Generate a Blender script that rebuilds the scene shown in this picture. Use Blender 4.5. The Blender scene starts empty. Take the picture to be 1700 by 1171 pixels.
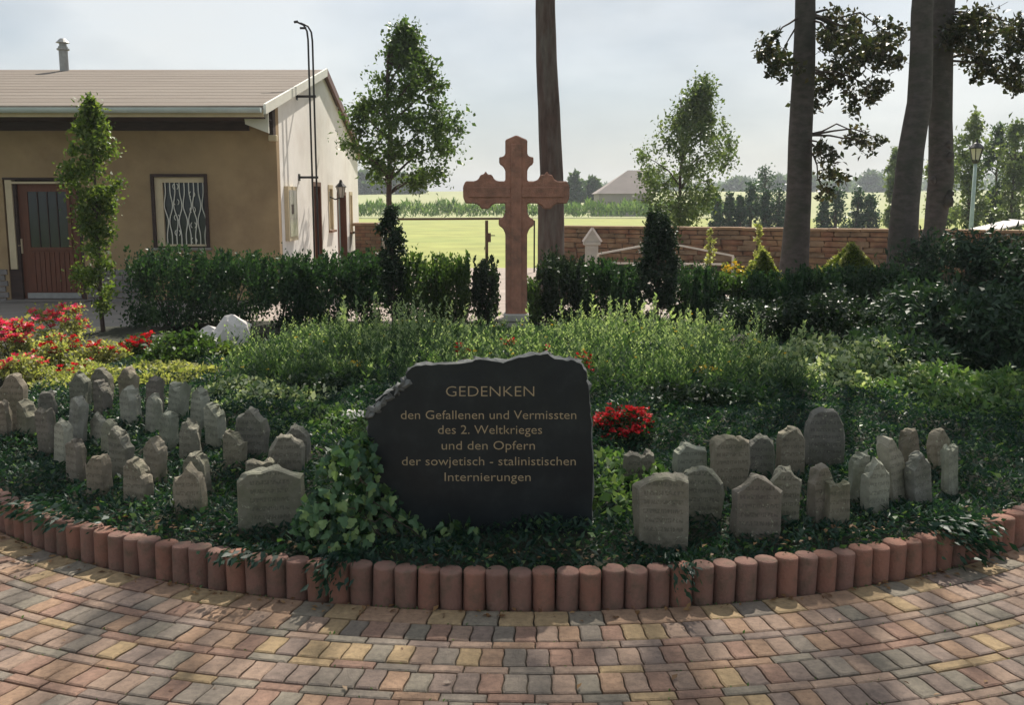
import bpy, bmesh, math
import numpy as np
from math import radians, sin, cos, pi

# ---------------------------------------------------------------- camera, sky, sun, exposure
scene = bpy.context.scene
F = 1650.0                       # focal length in photograph pixels (1700 wide)
PITCH = math.atan(250.5 / F)
EYE = 1.6
cam_data = bpy.data.cameras.new("camera")
cam = bpy.data.objects.new("camera", cam_data)
scene.collection.objects.link(cam)
cam_data.sensor_width = 36.0
cam_data.lens = F / 1700 * 36.0
cam_data.clip_end = 3000
cam.location = (0, 0, EYE)
cam.rotation_euler = (pi / 2 - PITCH, 0, 0)
scene.camera = cam

SUN_EL, SUN_AZ = radians(47), radians(15)      # azimuth from +Y towards +X
world = bpy.data.worlds.new("World")
scene.world = world
world.use_nodes = True
wn = world.node_tree; wn.nodes.clear()
sky = wn.nodes.new("ShaderNodeTexSky")
sky.sky_type = 'NISHITA'; sky.sun_disc = False
sky.sun_elevation = SUN_EL; sky.sun_rotation = SUN_AZ
sky.air_density = 1.0; sky.dust_density = 1.5; sky.ozone_density = 1.5
tc = wn.nodes.new("ShaderNodeTexCoord")
mp = wn.nodes.new("ShaderNodeMapping"); mp.inputs['Scale'].default_value = (1.0, 1.0, 2.6)
nz = wn.nodes.new("ShaderNodeTexNoise"); nz.inputs['Scale'].default_value = 2.3
nz.inputs['Detail'].default_value = 7; nz.inputs['Roughness'].default_value = 0.55
cr = wn.nodes.new("ShaderNodeValToRGB")
cr.color_ramp.elements[0].position = 0.33; cr.color_ramp.elements[0].color = (0.6,)*3 + (1,)
cr.color_ramp.elements[1].position = 0.68; cr.color_ramp.elements[1].color = (0.92,)*3 + (1,)
nz2 = wn.nodes.new("ShaderNodeTexNoise"); nz2.inputs['Scale'].default_value = 2.1; nz2.inputs['Detail'].default_value = 7
cr2 = wn.nodes.new("ShaderNodeValToRGB")
cr2.color_ramp.elements[0].position = 0.4; cr2.color_ramp.elements[0].color = (3.2, 3.6, 3.95, 1)
cr2.color_ramp.elements[1].position = 0.6; cr2.color_ramp.elements[1].color = (6.3, 6.45, 6.4, 1)
mx = wn.nodes.new("ShaderNodeMix"); mx.data_type = 'RGBA'
bg = wn.nodes.new("ShaderNodeBackground"); bg.inputs['Strength'].default_value = 0.085
wo = wn.nodes.new("ShaderNodeOutputWorld")
L = wn.links.new
L(tc.outputs['Generated'], mp.inputs['Vector']); L(mp.outputs[0], nz.inputs['Vector']); L(mp.outputs[0], nz2.inputs['Vector'])
L(nz.outputs['Fac'], cr.inputs[0]); L(nz2.outputs['Fac'], cr2.inputs[0])
L(cr.outputs[0], mx.inputs[0]); L(sky.outputs[0], mx.inputs[6]); L(cr2.outputs[0], mx.inputs[7])
L(mx.outputs[2], bg.inputs['Color']); L(bg.outputs[0], wo.inputs['Surface'])

sun_data = bpy.data.lights.new("sun", 'SUN')
sun_data.energy = 4.8; sun_data.angle = radians(0.6); sun_data.color = (1.0, 0.93, 0.82)
sun = bpy.data.objects.new("sun", sun_data)
scene.collection.objects.link(sun)
from mathutils import Vector, Matrix
sdir = Vector((cos(SUN_EL) * sin(SUN_AZ), cos(SUN_EL) * cos(SUN_AZ), sin(SUN_EL)))
sun.rotation_euler = sdir.to_track_quat('Z', 'Y').to_euler()
sun.location = sdir * 60

scene.view_settings.view_transform = 'Standard'
scene.view_settings.look = 'None'
scene.view_settings.exposure = 0.62
scene.view_settings.gamma = 1.0
scene.view_settings.use_curve_mapping = False
scene.cycles.max_bounces = 8
scene.cycles.transparent_max_bounces = 8

# ---------------------------------------------------------------- helpers
rng = np.random.default_rng(7)
col = scene.collection

def ray(px, py):
    x = (px - 850) / F; y = -(py - 585.5) / F
    return np.array([x, cos(PITCH) + y * sin(PITCH), -sin(PITCH) + y * cos(PITCH)])
def G(px, py, z=0.0):            # point on the level z seen at a place of the photograph
    r = ray(px, py); t = (z - EYE) / r[2]
    return r * t + np.array([0, 0, EYE])
def at(px, py, Y):               # point at distance Y
    r = ray(px, py); return r * (Y / r[1]) + np.array([0, 0, EYE])
def atX(px, py, X):              # point on the plane x = X
    r = ray(px, py); return r * (X / r[0]) + np.array([0, 0, EYE])

def tag(o, label=None, cat=None, group=None, kind=None):
    if label: o['label'] = label
    if cat: o['category'] = cat
    if group: o['group'] = group
    if kind: o['kind'] = kind
    return o
def empty(name, loc=(0, 0, 0), rz=0.0, label=None, cat=None, group=None):
    o = bpy.data.objects.new(name, None); col.objects.link(o)
    o.location = tuple(float(v) for v in loc); o.rotation_euler = (0, 0, rz); o.empty_display_size = 0.1
    return tag(o, label, cat, group)
def link(name, me, parent=None, loc=None, rot=None, scale=None):
    o = bpy.data.objects.new(name, me); col.objects.link(o)
    if parent is not None: o.parent = parent
    if loc is not None: o.location = tuple(float(v) for v in loc)
    if rot is not None: o.rotation_euler = rot
    if scale is not None: o.scale = scale
    return o
def mesh(name, V, Fc, mats, smooth=False, midx=None):
    me = bpy.data.meshes.new(name)
    V = np.asarray(V, dtype=np.float32)
    if isinstance(Fc, np.ndarray):
        n, k = Fc.shape
        me.vertices.add(len(V)); me.vertices.foreach_set('co', V.ravel())
        me.loops.add(n * k); me.loops.foreach_set('vertex_index', Fc.astype(np.int32).ravel())
        me.polygons.add(n); me.polygons.foreach_set('loop_start', np.arange(0, n * k, k, dtype=np.int32))
        me.update(calc_edges=True)
    else:
        me.from_pydata([tuple(map(float, v)) for v in V], [], [tuple(int(i) for i in f) for f in Fc])
    for m in (mats if isinstance(mats, (list, tuple)) else [mats]): me.materials.append(m)
    if midx is not None: me.polygons.foreach_set('material_index', np.asarray(midx, dtype=np.int32))
    if smooth: me.polygons.foreach_set('use_smooth', np.ones(len(me.polygons), dtype=bool))
    me.update()
    return me

class MB:                        # collects shapes for ONE mesh
    def __init__(s): s.v = []; s.f = []
    def add(s, V, Fc):
        b = len(s.v); s.v += [tuple(map(float, v)) for v in V]; s.f += [tuple(i + b for i in f) for f in Fc]; return s
    def box(s, x0, x1, y0, y1, z0, z1, M=None):
        V = [(x, y, z) for z in (z0, z1) for y in (y0, y1) for x in (x0, x1)]
        if M is not None: V = [tuple(M @ Vector(v)) for v in V]
        return s.add(V, [(0, 2, 3, 1), (4, 5, 7, 6), (0, 1, 5, 4), (2, 6, 7, 3), (0, 4, 6, 2), (1, 3, 7, 5)])
    def bar(s, a, b, w, h=None):
        return s.tube([a, b], [w / 2 * 1.414] * 2, 4)
    def tube(s, pts, rad, n=8, cap=True, wob=0.0):
        pts = [np.array(p, float) for p in pts]
        if not hasattr(rad, '__len__'): rad = [rad] * len(pts)
        V = []; Fc = []; ref = None
        for i, p in enumerate(pts):
            d = pts[min(i + 1, len(pts) - 1)] - pts[max(i - 1, 0)]
            d = d / (np.linalg.norm(d) + 1e-9)
            if ref is None: ref = np.array([1, 0, 0.]) if abs(d[0]) < .8 else np.array([0, 1., 0])
            u = np.cross(d, ref); u /= np.linalg.norm(u); w = np.cross(d, u); ref = -np.cross(d, u) if False else ref
            for k in range(n):
                a = 2 * pi * (k + .5) / n
                rr = rad[i] * (1 + wob * (sin(3 * a + i * .7) * .5 + sin(5 * a + 1.3 * i) * .3))
                V.append(p + rr * (cos(a) * u + sin(a) * w))
        for i in range(len(pts) - 1):
            for k in range(n):
                k2 = (k + 1) % n
                Fc.append((i * n + k, i * n + k2, (i + 1) * n + k2, (i + 1) * n + k))
        if cap:
            Fc.append(tuple(range(n))[::-1]); Fc.append(tuple((len(pts) - 1) * n + k for k in range(n)))
        return s.add(V, Fc)
    def lathe(s, prof, n=16, c=(0, 0, 0)):
        V = []; Fc = []
        for r, z in prof:
            for k in range(n):
                a = 2 * pi * k / n; V.append((c[0] + r * cos(a), c[1] + r * sin(a), c[2] + z))
        for i in range(len(prof) - 1):
            for k in range(n):
                k2 = (k + 1) % n; Fc.append((i * n + k, i * n + k2, (i + 1) * n + k2, (i + 1) * n + k))
        Fc.append(tuple(range(n))[::-1]); Fc.append(tuple((len(prof) - 1) * n + k for k in range(n)))
        return s.add(V, Fc)
    def mesh(s, name, mat, smooth=False): return mesh(name, s.v, s.f, mat, smooth)
    def build(s, name, mat, parent=None, smooth=False, **k): return link(name, s.mesh(name, mat, smooth), parent, **k)

def bevel(o, w, seg=1):
    bm = bmesh.new(); bm.from_mesh(o.data)
    bmesh.ops.bevel(bm, geom=bm.edges[:], offset=w, segments=seg, affect='EDGES', clamp_overlap=True)
    bm.to_mesh(o.data); bm.free(); return o

# ---------------------------------------------------------------- materials
MAT = {}
def nodes(name):
    m = bpy.data.materials.new(name); m.use_nodes = True; nt = m.node_tree; nt.nodes.clear()
    out = nt.nodes.new("ShaderNodeOutputMaterial"); return m, nt, out
def ramp(nt, fac, cols, pos=None):
    r = nt.nodes.new("ShaderNodeValToRGB"); e = r.color_ramp.elements
    pos = pos or [i / (len(cols) - 1) for i in range(len(cols))]
    while len(e) < len(cols): e.new(0.5)
    for i, c in enumerate(cols): e[i].position = pos[i]; e[i].color = (*c, 1)
    nt.links.new(fac, r.inputs[0]); return r.outputs[0]
def noise(nt, vec, scale, detail=5, rough=.6):
    n = nt.nodes.new("ShaderNodeTexNoise"); n.inputs['Scale'].default_value = scale
    n.inputs['Detail'].default_value = detail; n.inputs['Roughness'].default_value = rough
    if vec is not None: nt.links.new(vec, n.inputs['Vector'])
    return n.outputs['Fac']
def math_n(nt, op, a, b=None):
    n = nt.nodes.new("ShaderNodeMath"); n.operation = op
    for i, v in enumerate((a, b)):
        if v is None: continue
        if isinstance(v, (int, float)): n.inputs[i].default_value = v
        else: nt.links.new(v, n.inputs[i])
    return n.outputs[0]
def mixc(nt, fac, a, b, mode='MIX'):
    n = nt.nodes.new("ShaderNodeMix"); n.data_type = 'RGBA'; n.blend_type = mode
    for i, v in ((0, fac), (6, a), (7, b)):
        if isinstance(v, (int, float)): n.inputs[i].default_value = v
        elif isinstance(v, tuple): n.inputs[i].default_value = (*v, 1)
        else: nt.links.new(v, n.inputs[i])
    return n.outputs[2]
def solid(name, c, rough=.7, var=.25, scale=8.0, metal=0.0, bump=.0, bscale=60., stretch=(1, 1, 1), dirt=None, spec=.3, coord='Object'):
    m, nt, out = nodes(name)
    p = nt.nodes.new("ShaderNodeBsdfPrincipled"); p.inputs['Roughness'].default_value = rough
    p.inputs['Metallic'].default_value = metal; p.inputs['Specular IOR Level'].default_value = spec
    if coord == 'World':
        g = nt.nodes.new("ShaderNodeNewGeometry"); src = g.outputs['Position']
    else:
        t = nt.nodes.new("ShaderNodeTexCoord"); src = t.outputs['Object']
    mpn = nt.nodes.new("ShaderNodeMapping"); mpn.inputs['Scale'].default_value = stretch
    nt.links.new(src, mpn.inputs['Vector']); v = mpn.outputs[0]
    f = noise(nt, v, scale)
    lo = tuple(x * (1 - var) for x in c); hi = tuple(min(1, x * (1 + var)) for x in c)
    cc = ramp(nt, f, [lo, hi], [.3, .7])
    if dirt:
        f2 = noise(nt, v, scale * .35 if len(dirt) < 3 else dirt[2], 6, .65)
        fd = ramp(nt, f2, [(0, 0, 0), (dirt[1],) * 3], [.45, .7])
        cc = mixc(nt, fd, cc, dirt[0])
    nt.links.new(cc, p.inputs['Base Color'])
    if bump:
        b = nt.nodes.new("ShaderNodeBump"); b.inputs['Strength'].default_value = bump; b.inputs['Distance'].default_value = .01
        nt.links.new(noise(nt, v, bscale, 6, .7), b.inputs['Height']); nt.links.new(b.outputs[0], p.inputs['Normal'])
    nt.links.new(p.outputs[0], out.inputs['Surface']); MAT[name] = m; return m
def leafmat(name, cols, trans=.35, rough=.45, tcol=None, pos=None, clump=0.0):
    m, nt, out = nodes(name)
    g = nt.nodes.new("ShaderNodeNewGeometry")
    f = g.outputs['Random Per Island']
    if clump:
        nn = noise(nt, g.outputs['Position'], clump, 2)
        f = math_n(nt, 'MULTIPLY', math_n(nt, 'ADD', f, nn), .5)
        f = math_n(nt, 'MULTIPLY_ADD', f, 1.5); f.node.inputs[2].default_value = -.25
    c = ramp(nt, f, cols, pos)
    p = nt.nodes.new("ShaderNodeBsdfPrincipled"); p.inputs['Roughness'].default_value = rough
    p.inputs['Specular IOR Level'].default_value = .25
    nt.links.new(c, p.inputs['Base Color'])
    t = nt.nodes.new("ShaderNodeBsdfTranslucent")
    tc_ = mixc(nt, 1.0, c, tcol or (1.5, 1.6, .7), 'MULTIPLY')
    nt.links.new(tc_, t.inputs['Color'])
    mxs = nt.nodes.new("ShaderNodeMixShader"); mxs.inputs[0].default_value = trans
    nt.links.new(p.outputs[0], mxs.inputs[1]); nt.links.new(t.outputs[0], mxs.inputs[2])
    nt.links.new(mxs.outputs[0], out.inputs['Surface']); MAT[name] = m; return m

# greens: real-world base colours
leafmat('leaf_tree', [(.035, .065, .02), (.06, .1, .03), (.1, .14, .05)], .45, clump=.8)
leafmat('leaf_beech', [(.02, .028, .016), (.04, .05, .025), (.075, .06, .035)], .3)
leafmat('leaf_birch', [(.04, .07, .035), (.09, .125, .055), (.14, .17, .08)], .45, clump=.9)
leafmat('leaf_hornbeam', [(.05, .09, .02), (.1, .15, .035), (.19, .23, .07)], .45)
leafmat('leaf_hedge', [(.014, .038, .02), (.026, .062, .028), (.055, .105, .04)], .3, clump=3.)
leafmat('leaf_shrub', [(.025, .055, .02), (.05, .09, .03), (.1, .15, .045)], .4, clump=3.)
leafmat('leaf_yew', [(.012, .025, .015), (.02, .04, .02), (.035, .06, .025)], .2)
leafmat('leaf_rhodo', [(.015, .035, .022), (.025, .055, .03), (.05, .085, .045)], .2, rough=.5)
leafmat('leaf_cover', [(.009, .029, .022), (.015, .045, .03), (.034, .072, .04)], .3, clump=5.)
leafmat('leaf_cover_light', [(.04, .09, .03), (.08, .15, .05), (.2, .26, .12)], .35, clump=6.)
leafmat('leaf_ivy', [(.018, .05, .028), (.035, .085, .035), (.09, .15, .04)], .25, rough=.3)
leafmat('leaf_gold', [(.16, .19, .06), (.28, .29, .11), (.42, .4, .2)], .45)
leafmat('leaf_variegated', [(.05, .1, .05), (.2, .27, .14), (.62, .64, .48)], .35)
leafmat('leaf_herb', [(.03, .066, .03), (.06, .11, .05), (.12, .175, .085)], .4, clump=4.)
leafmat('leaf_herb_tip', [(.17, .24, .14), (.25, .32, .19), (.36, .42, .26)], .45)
leafmat('leaf_pyramid', [(.04, .07, .015), (.1, .14, .025), (.2, .24, .04)], .5)
leafmat('leaf_far', [(.04, .07, .045), (.06, .1, .055), (.1, .14, .07)], .35, clump=.3)
leafmat('leaf_spruce', [(.02, .05, .035), (.035, .075, .045), (.06, .11, .055)], .25)
leafmat('leaf_poplar', [(.08, .12, .06), (.13, .17, .08), (.2, .23, .12)], .4, clump=.5)
leafmat('petal_red', [(.35, .01, .015), (.55, .02, .03), (.7, .05, .05)], .3, tcol=(1.2, .5, .5))
leafmat('petal_rose', [(.6, .03, .06), (.72, .07, .2), (.8, .22, .16)], .35, tcol=(1.2, .6, .5))
leafmat('petal_yellow', [(.6, .42, .03), (.75, .55, .05), (.8, .65, .1)], .3, tcol=(1.1, 1, .5))
leafmat('petal_pale', [(.5, .42, .38), (.6, .5, .45), (.7, .62, .5)], .3, tcol=(1, 1, 1))
leafmat('leaf_dead', [(.12, .06, .03), (.2, .11, .05), (.32, .2, .09)], .2, tcol=(1, .8, .5))
leafmat('maize', [(.06, .12, .04), (.1, .17, .06), (.16, .22, .09)], .4)
solid('bark', (.075, .047, .038), .85, .35, 6, bump=.6, bscale=18, stretch=(3, 3, .6), dirt=((.15, .14, .12), .7, 2.2), coord='World')
solid('bark_beech', (.075, .064, .058), .8, .35, 5, bump=1.0, bscale=14, stretch=(1.5, 1.5, 3.0), dirt=((.04, .045, .03), .8, 1.2), coord='World')
solid('twig', (.06, .045, .035), .8, .3, 20)
solid('stucco_brown', (.365, .255, .142), .9, .14, 1.6, bump=.5, bscale=90, dirt=((.19, .12, .07), .6, .9))
solid('stucco_white', (.84, .8, .75), .9, .06, 2.0, bump=.3, bscale=90, dirt=((.6, .53, .46), .4, 1.2))
solid('timber_dark', (.05, .03, .025), .7, .3, 5, stretch=(1, 1, 6))
solid('timber_door', (.13, .045, .025), .45, .25, 4, stretch=(14, 14, 1))
solid('paint_white', (.72, .7, .62), .5, .06, 5)
solid('paint_cream', (.55, .45, .3), .6, .1, 5)
solid('gutter', (.5, .56, .56), .4, .12, 3)
solid('metal_dark', (.03, .028, .028), .45, .2, 12, metal=.3)
solid('metal_rust', (.09, .05, .03), .7, .3, 12)
solid('metal_pale', (.62, .57, .5), .5, .1, 12)
solid('zinc', (.3, .3, .29), .5, .2, 9, metal=.4)
solid('glass_dark', (.02, .025, .03), .12, .2, 3, spec=.6)
solid('glass_pale', (.45, .42, .38), .15, .1, 3, spec=.6)
solid('roof_felt', (.205, .172, .142), .9, .16, 3.5, bump=.5, bscale=60, stretch=(.3, 4, 1), dirt=((.16, .125, .1), .7, 1.0))
solid('brick_red', (.19, .1, .062), .9, .4, 3.2, bump=.5, bscale=60, dirt=((.33, .22, .12), .8, 2.4), coord='World')
solid('brick_brown', (.18, .12, .075), .9, .4, 3.2, bump=.5, bscale=60, dirt=((.3, .21, .13), .7, 3.), coord='World')
solid('brick_pale', (.22, .2, .19), .9, .25, 4, bump=.4, bscale=60, coord='World')
solid('mortar', (.1, .075, .055), .95, .25, 8, bump=.4, bscale=80)
solid('coping', (.26, .17, .1), .9, .25, 4, bump=.4, bscale=40, coord='World')
solid('sandstone_red', (.36, .175, .12), .85, .22, 9, bump=1.0, bscale=70, dirt=((.15, .1, .075), .75, 6))
solid('stone_pale', (.4, .38, .34), .85, .15, 6, bump=.5, bscale=50)
solid('rock_white', (.62, .58, .55), .85, .12, 6, bump=.7, bscale=18)
solid('granite_edge', (.13, .135, .13), .8, .45, 14, bump=.8, bscale=40)
solid('letter_gold', (.36, .28, .17), .6, .1, 30)
solid('palisade_red', (.29, .145, .105), .92, .2, 7, bump=.9, bscale=90, dirt=((.11, .085, .06), .8, 14), coord='World')
solid('palisade_brown', (.25, .14, .11), .92, .2, 7, bump=.9, bscale=90, dirt=((.1, .085, .06), .8, 14), coord='World')
solid('soil', (.03, .032, .02), .95, .3, 9, bump=.7, bscale=40, coord='World')
solid('joint_sand', (.085, .07, .052), .95, .35, 14, bump=.5, bscale=90, coord='World')
solid('gravel', (.36, .3, .26), .95, .2, 3, bump=.7, bscale=90, dirt=((.24, .2, .17), .7, 2), coord='World')
solid('grass', (.12, .15, .04), .95, .25, 2, bump=.5, bscale=30, coord='World')
solid('meadow', (.27, .285, .08), .95, .2, .5, bump=.5, bscale=20, dirt=((.2, .25, .07), .6, .16), coord='World')
solid('crop', (.3, .31, .15), .95, .12, .06, stretch=(1, .3, 1), dirt=((.27, .3, .13), .7, .04), coord='World')
solid('barn_wall', (.3, .27, .25), .9, .1, .5)
solid('barn_roof', (.26, .22, .2), .9, .1, .5)
solid('lamp_post', (.32, .4, .37), .6, .15, 6)
PAVE = {'yellow': (.37, .265, .15), 'ochre': (.34, .22, .145), 'grey': (.225, .188, .152), 'green': (.235, .203, .158), 'red': (.29, .18, .132), 'purple': (.25, .187, .153), 'rose': (.32, .225, .168)}
for k_, c_ in PAVE.items():
    solid('paver_' + k_, c_, .88, .2, 22, bump=.8, bscale=170, dirt=(tuple(x * .55 + .01 for x in c_), .75, 48), coord='World')

# grey weathered sandstone with worn lines of carved text
def carved(name, c):
    m, nt, out = nodes(name)
    p = nt.nodes.new("ShaderNodeBsdfPrincipled"); p.inputs['Roughness'].default_value = .9; p.inputs['Specular IOR Level'].default_value = .2
    t = nt.nodes.new("ShaderNodeTexCoord"); g = nt.nodes.new("ShaderNodeNewGeometry")
    f = noise(nt, g.outputs['Position'], 13, 6, .65)
    base = ramp(nt, f, [tuple(x * .66 for x in c), c, tuple(x * 1.25 for x in c)], [.28, .5, .75])
    fl = noise(nt, g.outputs['Position'], 5, 4)
    base = mixc(nt, ramp(nt, fl, [(0, 0, 0), (.55,) * 3], [.5, .72]), base, (.11, .125, .075))
    sep = nt.nodes.new("ShaderNodeSeparateXYZ"); nt.links.new(t.outputs['Object'], sep.inputs[0])
    zz = math_n(nt, 'ADD', math_n(nt, 'MULTIPLY', sep.outputs['Z'], 2 * pi / .04), 0.0)
    rows = math_n(nt, 'GREATER_THAN', math_n(nt, 'SINE', zz), .1)
    cmb = nt.nodes.new("ShaderNodeCombineXYZ")
    nt.links.new(math_n(nt, 'MULTIPLY', sep.outputs['X'], 120.), cmb.inputs[0])
    nt.links.new(math_n(nt, 'MULTIPLY', sep.outputs['Z'], 60.), cmb.inputs[2])
    glyph = math_n(nt, 'GREATER_THAN', noise(nt, cmb.outputs[0], 1.0, 1, .5), .5)
    mask = math_n(nt, 'MULTIPLY', rows, glyph)
    ax = math_n(nt, 'ABSOLUTE', sep.outputs['X'])
    mask = math_n(nt, 'MULTIPLY', mask, math_n(nt, 'LESS_THAN', ax, .085))
    mask = math_n(nt, 'MULTIPLY', mask, math_n(nt, 'GREATER_THAN', sep.outputs['Z'], .07))
    sn = nt.nodes.new("ShaderNodeSeparateXYZ"); tn = nt.nodes.new("ShaderNodeVectorTransform")
    tn.vector_type = 'NORMAL'; tn.convert_from = 'WORLD'; tn.convert_to = 'OBJECT'
    nt.links.new(g.outputs['True Normal'], tn.inputs[0]); nt.links.new(tn.outputs[0], sn.inputs[0])
    mask = math_n(nt, 'MULTIPLY', mask, math_n(nt, 'LESS_THAN', sn.outputs['Y'], -.9))
    base = mixc(nt, math_n(nt, 'MULTIPLY', mask, .42), base, tuple(x * .35 for x in c))
    oi = nt.nodes.new("ShaderNodeObjectInfo")
    tint = ramp(nt, oi.outputs['Random'], [(.68, .68, .7), (1.0, .97, .9), (.85, .88, .78), (1.12, 1.06, .95), (.78, .74, .68)])
    base = mixc(nt, 1.0, base, tint, 'MULTIPLY')
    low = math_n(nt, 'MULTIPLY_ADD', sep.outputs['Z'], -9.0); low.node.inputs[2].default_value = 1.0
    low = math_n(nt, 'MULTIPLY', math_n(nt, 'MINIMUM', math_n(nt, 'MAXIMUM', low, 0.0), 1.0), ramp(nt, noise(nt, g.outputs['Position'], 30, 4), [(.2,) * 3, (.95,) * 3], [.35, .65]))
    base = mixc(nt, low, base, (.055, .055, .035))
    lich = ramp(nt, noise(nt, g.outputs['Position'], 42, 5, .7), [(0, 0, 0), (.8,) * 3], [.6, .68])
    base = mixc(nt, lich, base, (.36, .37, .27))
    nt.links.new(base, p.inputs['Base Color'])
    b = nt.nodes.new("ShaderNodeBump"); b.inputs['Strength'].default_value = 1.0; b.inputs['Distance'].default_value = .008
    nt.links.new(math_n(nt, 'SUBTRACT', noise(nt, t.outputs['Object'], 45, 6, .7), math_n(nt, 'MULTIPLY', mask, .35)), b.inputs['Height'])
    nt.links.new(b.outputs[0], p.inputs['Normal'])
    nt.links.new(p.outputs[0], out.inputs['Surface']); MAT[name] = m
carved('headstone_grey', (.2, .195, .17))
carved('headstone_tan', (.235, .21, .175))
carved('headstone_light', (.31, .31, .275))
# dark polished slate face
def slate():
    m, nt, out = nodes('slate_dark')
    p = nt.nodes.new("ShaderNodeBsdfPrincipled"); p.inputs['Roughness'].default_value = .36; p.inputs['Specular IOR Level'].default_value = .28
    t = nt.nodes.new("ShaderNodeTexCoord")
    f = noise(nt, t.outputs['Object'], 5, 8, .7)
    nt.links.new(ramp(nt, f, [(.006, .008, .011), (.011, .015, .018), (.024, .031, .034)], [.3, .5, .75]), p.inputs['Base Color'])
    nt.links.new(ramp(nt, noise(nt, t.outputs['Object'], 3, 5), [(.28,) * 3, (.5,) * 3], [.3, .7]), p.inputs['Roughness'])
    b = nt.nodes.new("ShaderNodeBump"); b.inputs['Strength'].default_value = .12; b.inputs['Distance'].default_value = .004
    nt.links.new(noise(nt, t.outputs['Object'], 30, 5, .6), b.inputs['Height']); nt.links.new(b.outputs[0], p.inputs['Normal'])
    nt.links.new(p.outputs[0], out.inputs['Surface']); MAT['slate_dark'] = m
slate()

# ---------------------------------------------------------------- foliage makers
def unit(a): return a / (np.linalg.norm(a, axis=-1, keepdims=True) + 1e-9)
def leaf_arrays(P, L, W, axis=None, bias=(0, 0, .6), lens=.35, drng=None, fold=.25):
    """one folded rhombic leaf per point; axis = preferred leaf direction"""
    r = drng or rng; n = len(P)
    d = r.normal(size=(n, 3)) if axis is None else axis + r.normal(size=(n, 3)) * .45
    d = unit(d)
    up = unit(r.normal(size=(n, 3)) + np.array(bias))
    s = unit(np.cross(d, up)); u = np.cross(s, d)
    l = (L * (1 + lens * r.normal(size=(n, 1)))).clip(L * .4, L * 1.9); w = l * (W / L)
    a = P; b = P + d * l * .45 + s * w * .5 + u * w * fold; c = P + d * l; e = P + d * l * .45 - s * w * .5 + u * w * fold
    V = np.stack([a, b, c, e], 1).reshape(-1, 3)
    return V, np.arange(4 * n).reshape(n, 4)
def leafmesh(name, P, L, W, mat, **k):
    V, Fc = leaf_arrays(np.asarray(P, float), L, W, **k); return mesh(name, V, Fc, MAT[mat])
def blob(r, n): return unit(r.normal(size=(n, 3))) * (2.3 * r.random((n, 1)) ** .75) * (1 + .25 * r.normal(size=(n, 1)).clip(-1.5, 1.5))
def smooth_jit(n, s):
    a = rng.normal(size=(n, 2)); return (a + .8 * np.roll(a, 1, 0) + .8 * np.roll(a, -1, 0)) * s / 1.4
def clumps(n, c, R, nc=30, sp=.16, shell=.55, r=None, lump=.0, cut=None):
    """points in leafy clumps spread through an ellipsoid of radii R about c"""
    r = r or rng
    d = unit(r.normal(size=(nc, 3))); rad = (shell + (1 - shell) * r.random((nc, 1)) ** .6)
    rad = rad * (1 + lump * r.normal(size=(nc, 1)) * .5)
    C = d * rad
    w = r.random(nc) + .4; idx = r.choice(nc, size=n, p=w / w.sum())
    P = C[idx] + blob(r, n) * sp * (0.6 + .8 * r.random(nc)[idx][:, None])
    P = P * np.array(R) + np.array(c)
    return (P if cut is None else P[P[:, 2] > cut]), C * np.array(R) + np.array(c)
# ---------------------------------------------------------------- land
def sstep(t): t = np.clip(t, 0, 1); return t * t * (3 - 2 * t)
def land(x, y):
    x = np.asarray(x, float); y = np.asarray(y, float)
    return 4.6 * sstep((y - 100) / 210) + 5.0 * sstep((y - 330) / 250) * sstep((x - 60) / 120) + .25 * np.sin(x * .03 + 1) * sstep((y - 110) / 60)
def sheet(name, xs, ys, mat, z=0.0, kind='structure', fn=land):
    X, Y = np.meshgrid(xs, ys); Z = fn(X, Y) + z
    V = np.stack([X, Y, Z], -1).reshape(-1, 3); nx = len(xs)
    i = np.arange(len(ys) - 1)[:, None] * nx + np.arange(nx - 1)[None]
    Fc = np.stack([i, i + 1, i + nx + 1, i + nx], -1).reshape(-1, 4)
    return tag(link(name, mesh(name, V, Fc, MAT[mat], smooth=True)), kind=kind)
xs = np.r_[np.linspace(-500, -60, 12), np.linspace(-50, 70, 25), np.linspace(90, 500, 14)]
sheet('ground', xs, np.r_[-60, np.linspace(-20, 24.6, 10)], 'grass', -.035)
sheet('meadow', xs, np.linspace(24.6, 98, 12), 'meadow', -.035)
sheet('crop_field', xs, np.r_[np.linspace(98, 340, 26), np.linspace(360, 760, 12)], 'crop', -.035)
sheet('gravel_path', [-3.8, 0, 4, 14], [12.3, 16, 20, 24.5], 'gravel', -.012)
solid('concrete', (.24, .22, .2), .9, .15, 2, bump=.3, bscale=60, coord='World')
sheet('pavement', [-17, -10, -3.8], [12.3, 14, 16.2], 'concrete', -.010)

# soil of the round bed, gently domed, and the planted strip behind it
CX0, CY0, RK = 0.076, 7.69, 3.957
def bedz(x, y):
    r = np.hypot(np.asarray(x) - CX0, np.asarray(y) - CY0) / RK
    return .10 + .11 * np.clip(1 - r * r, 0, 1)
m_ = MB(); V = [(CX0, CY0, float(bedz(CX0, CY0)))]; Fc = []
NR, NA = 8, 72
for i in range(1, NR + 1):
    for k in range(NA):
        r = (RK - .06) * i / NR; a = 2 * pi * k / NA
        x, y = CX0 + r * cos(a), CY0 + r * sin(a); V.append((x, y, float(bedz(x, y))))
for k in range(NA): Fc.append((0, 1 + k, 1 + (k + 1) % NA))
for i in range(NR - 1):
    for k in range(NA):
        k2 = (k + 1) % NA; Fc.append((1 + i * NA + k, 1 + (i + 1) * NA + k, 1 + (i + 1) * NA + k2, 1 + i * NA + k2))
m_.add(V, Fc); tag(m_.build('bed_soil', MAT['soil'], smooth=True), kind='structure')
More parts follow.
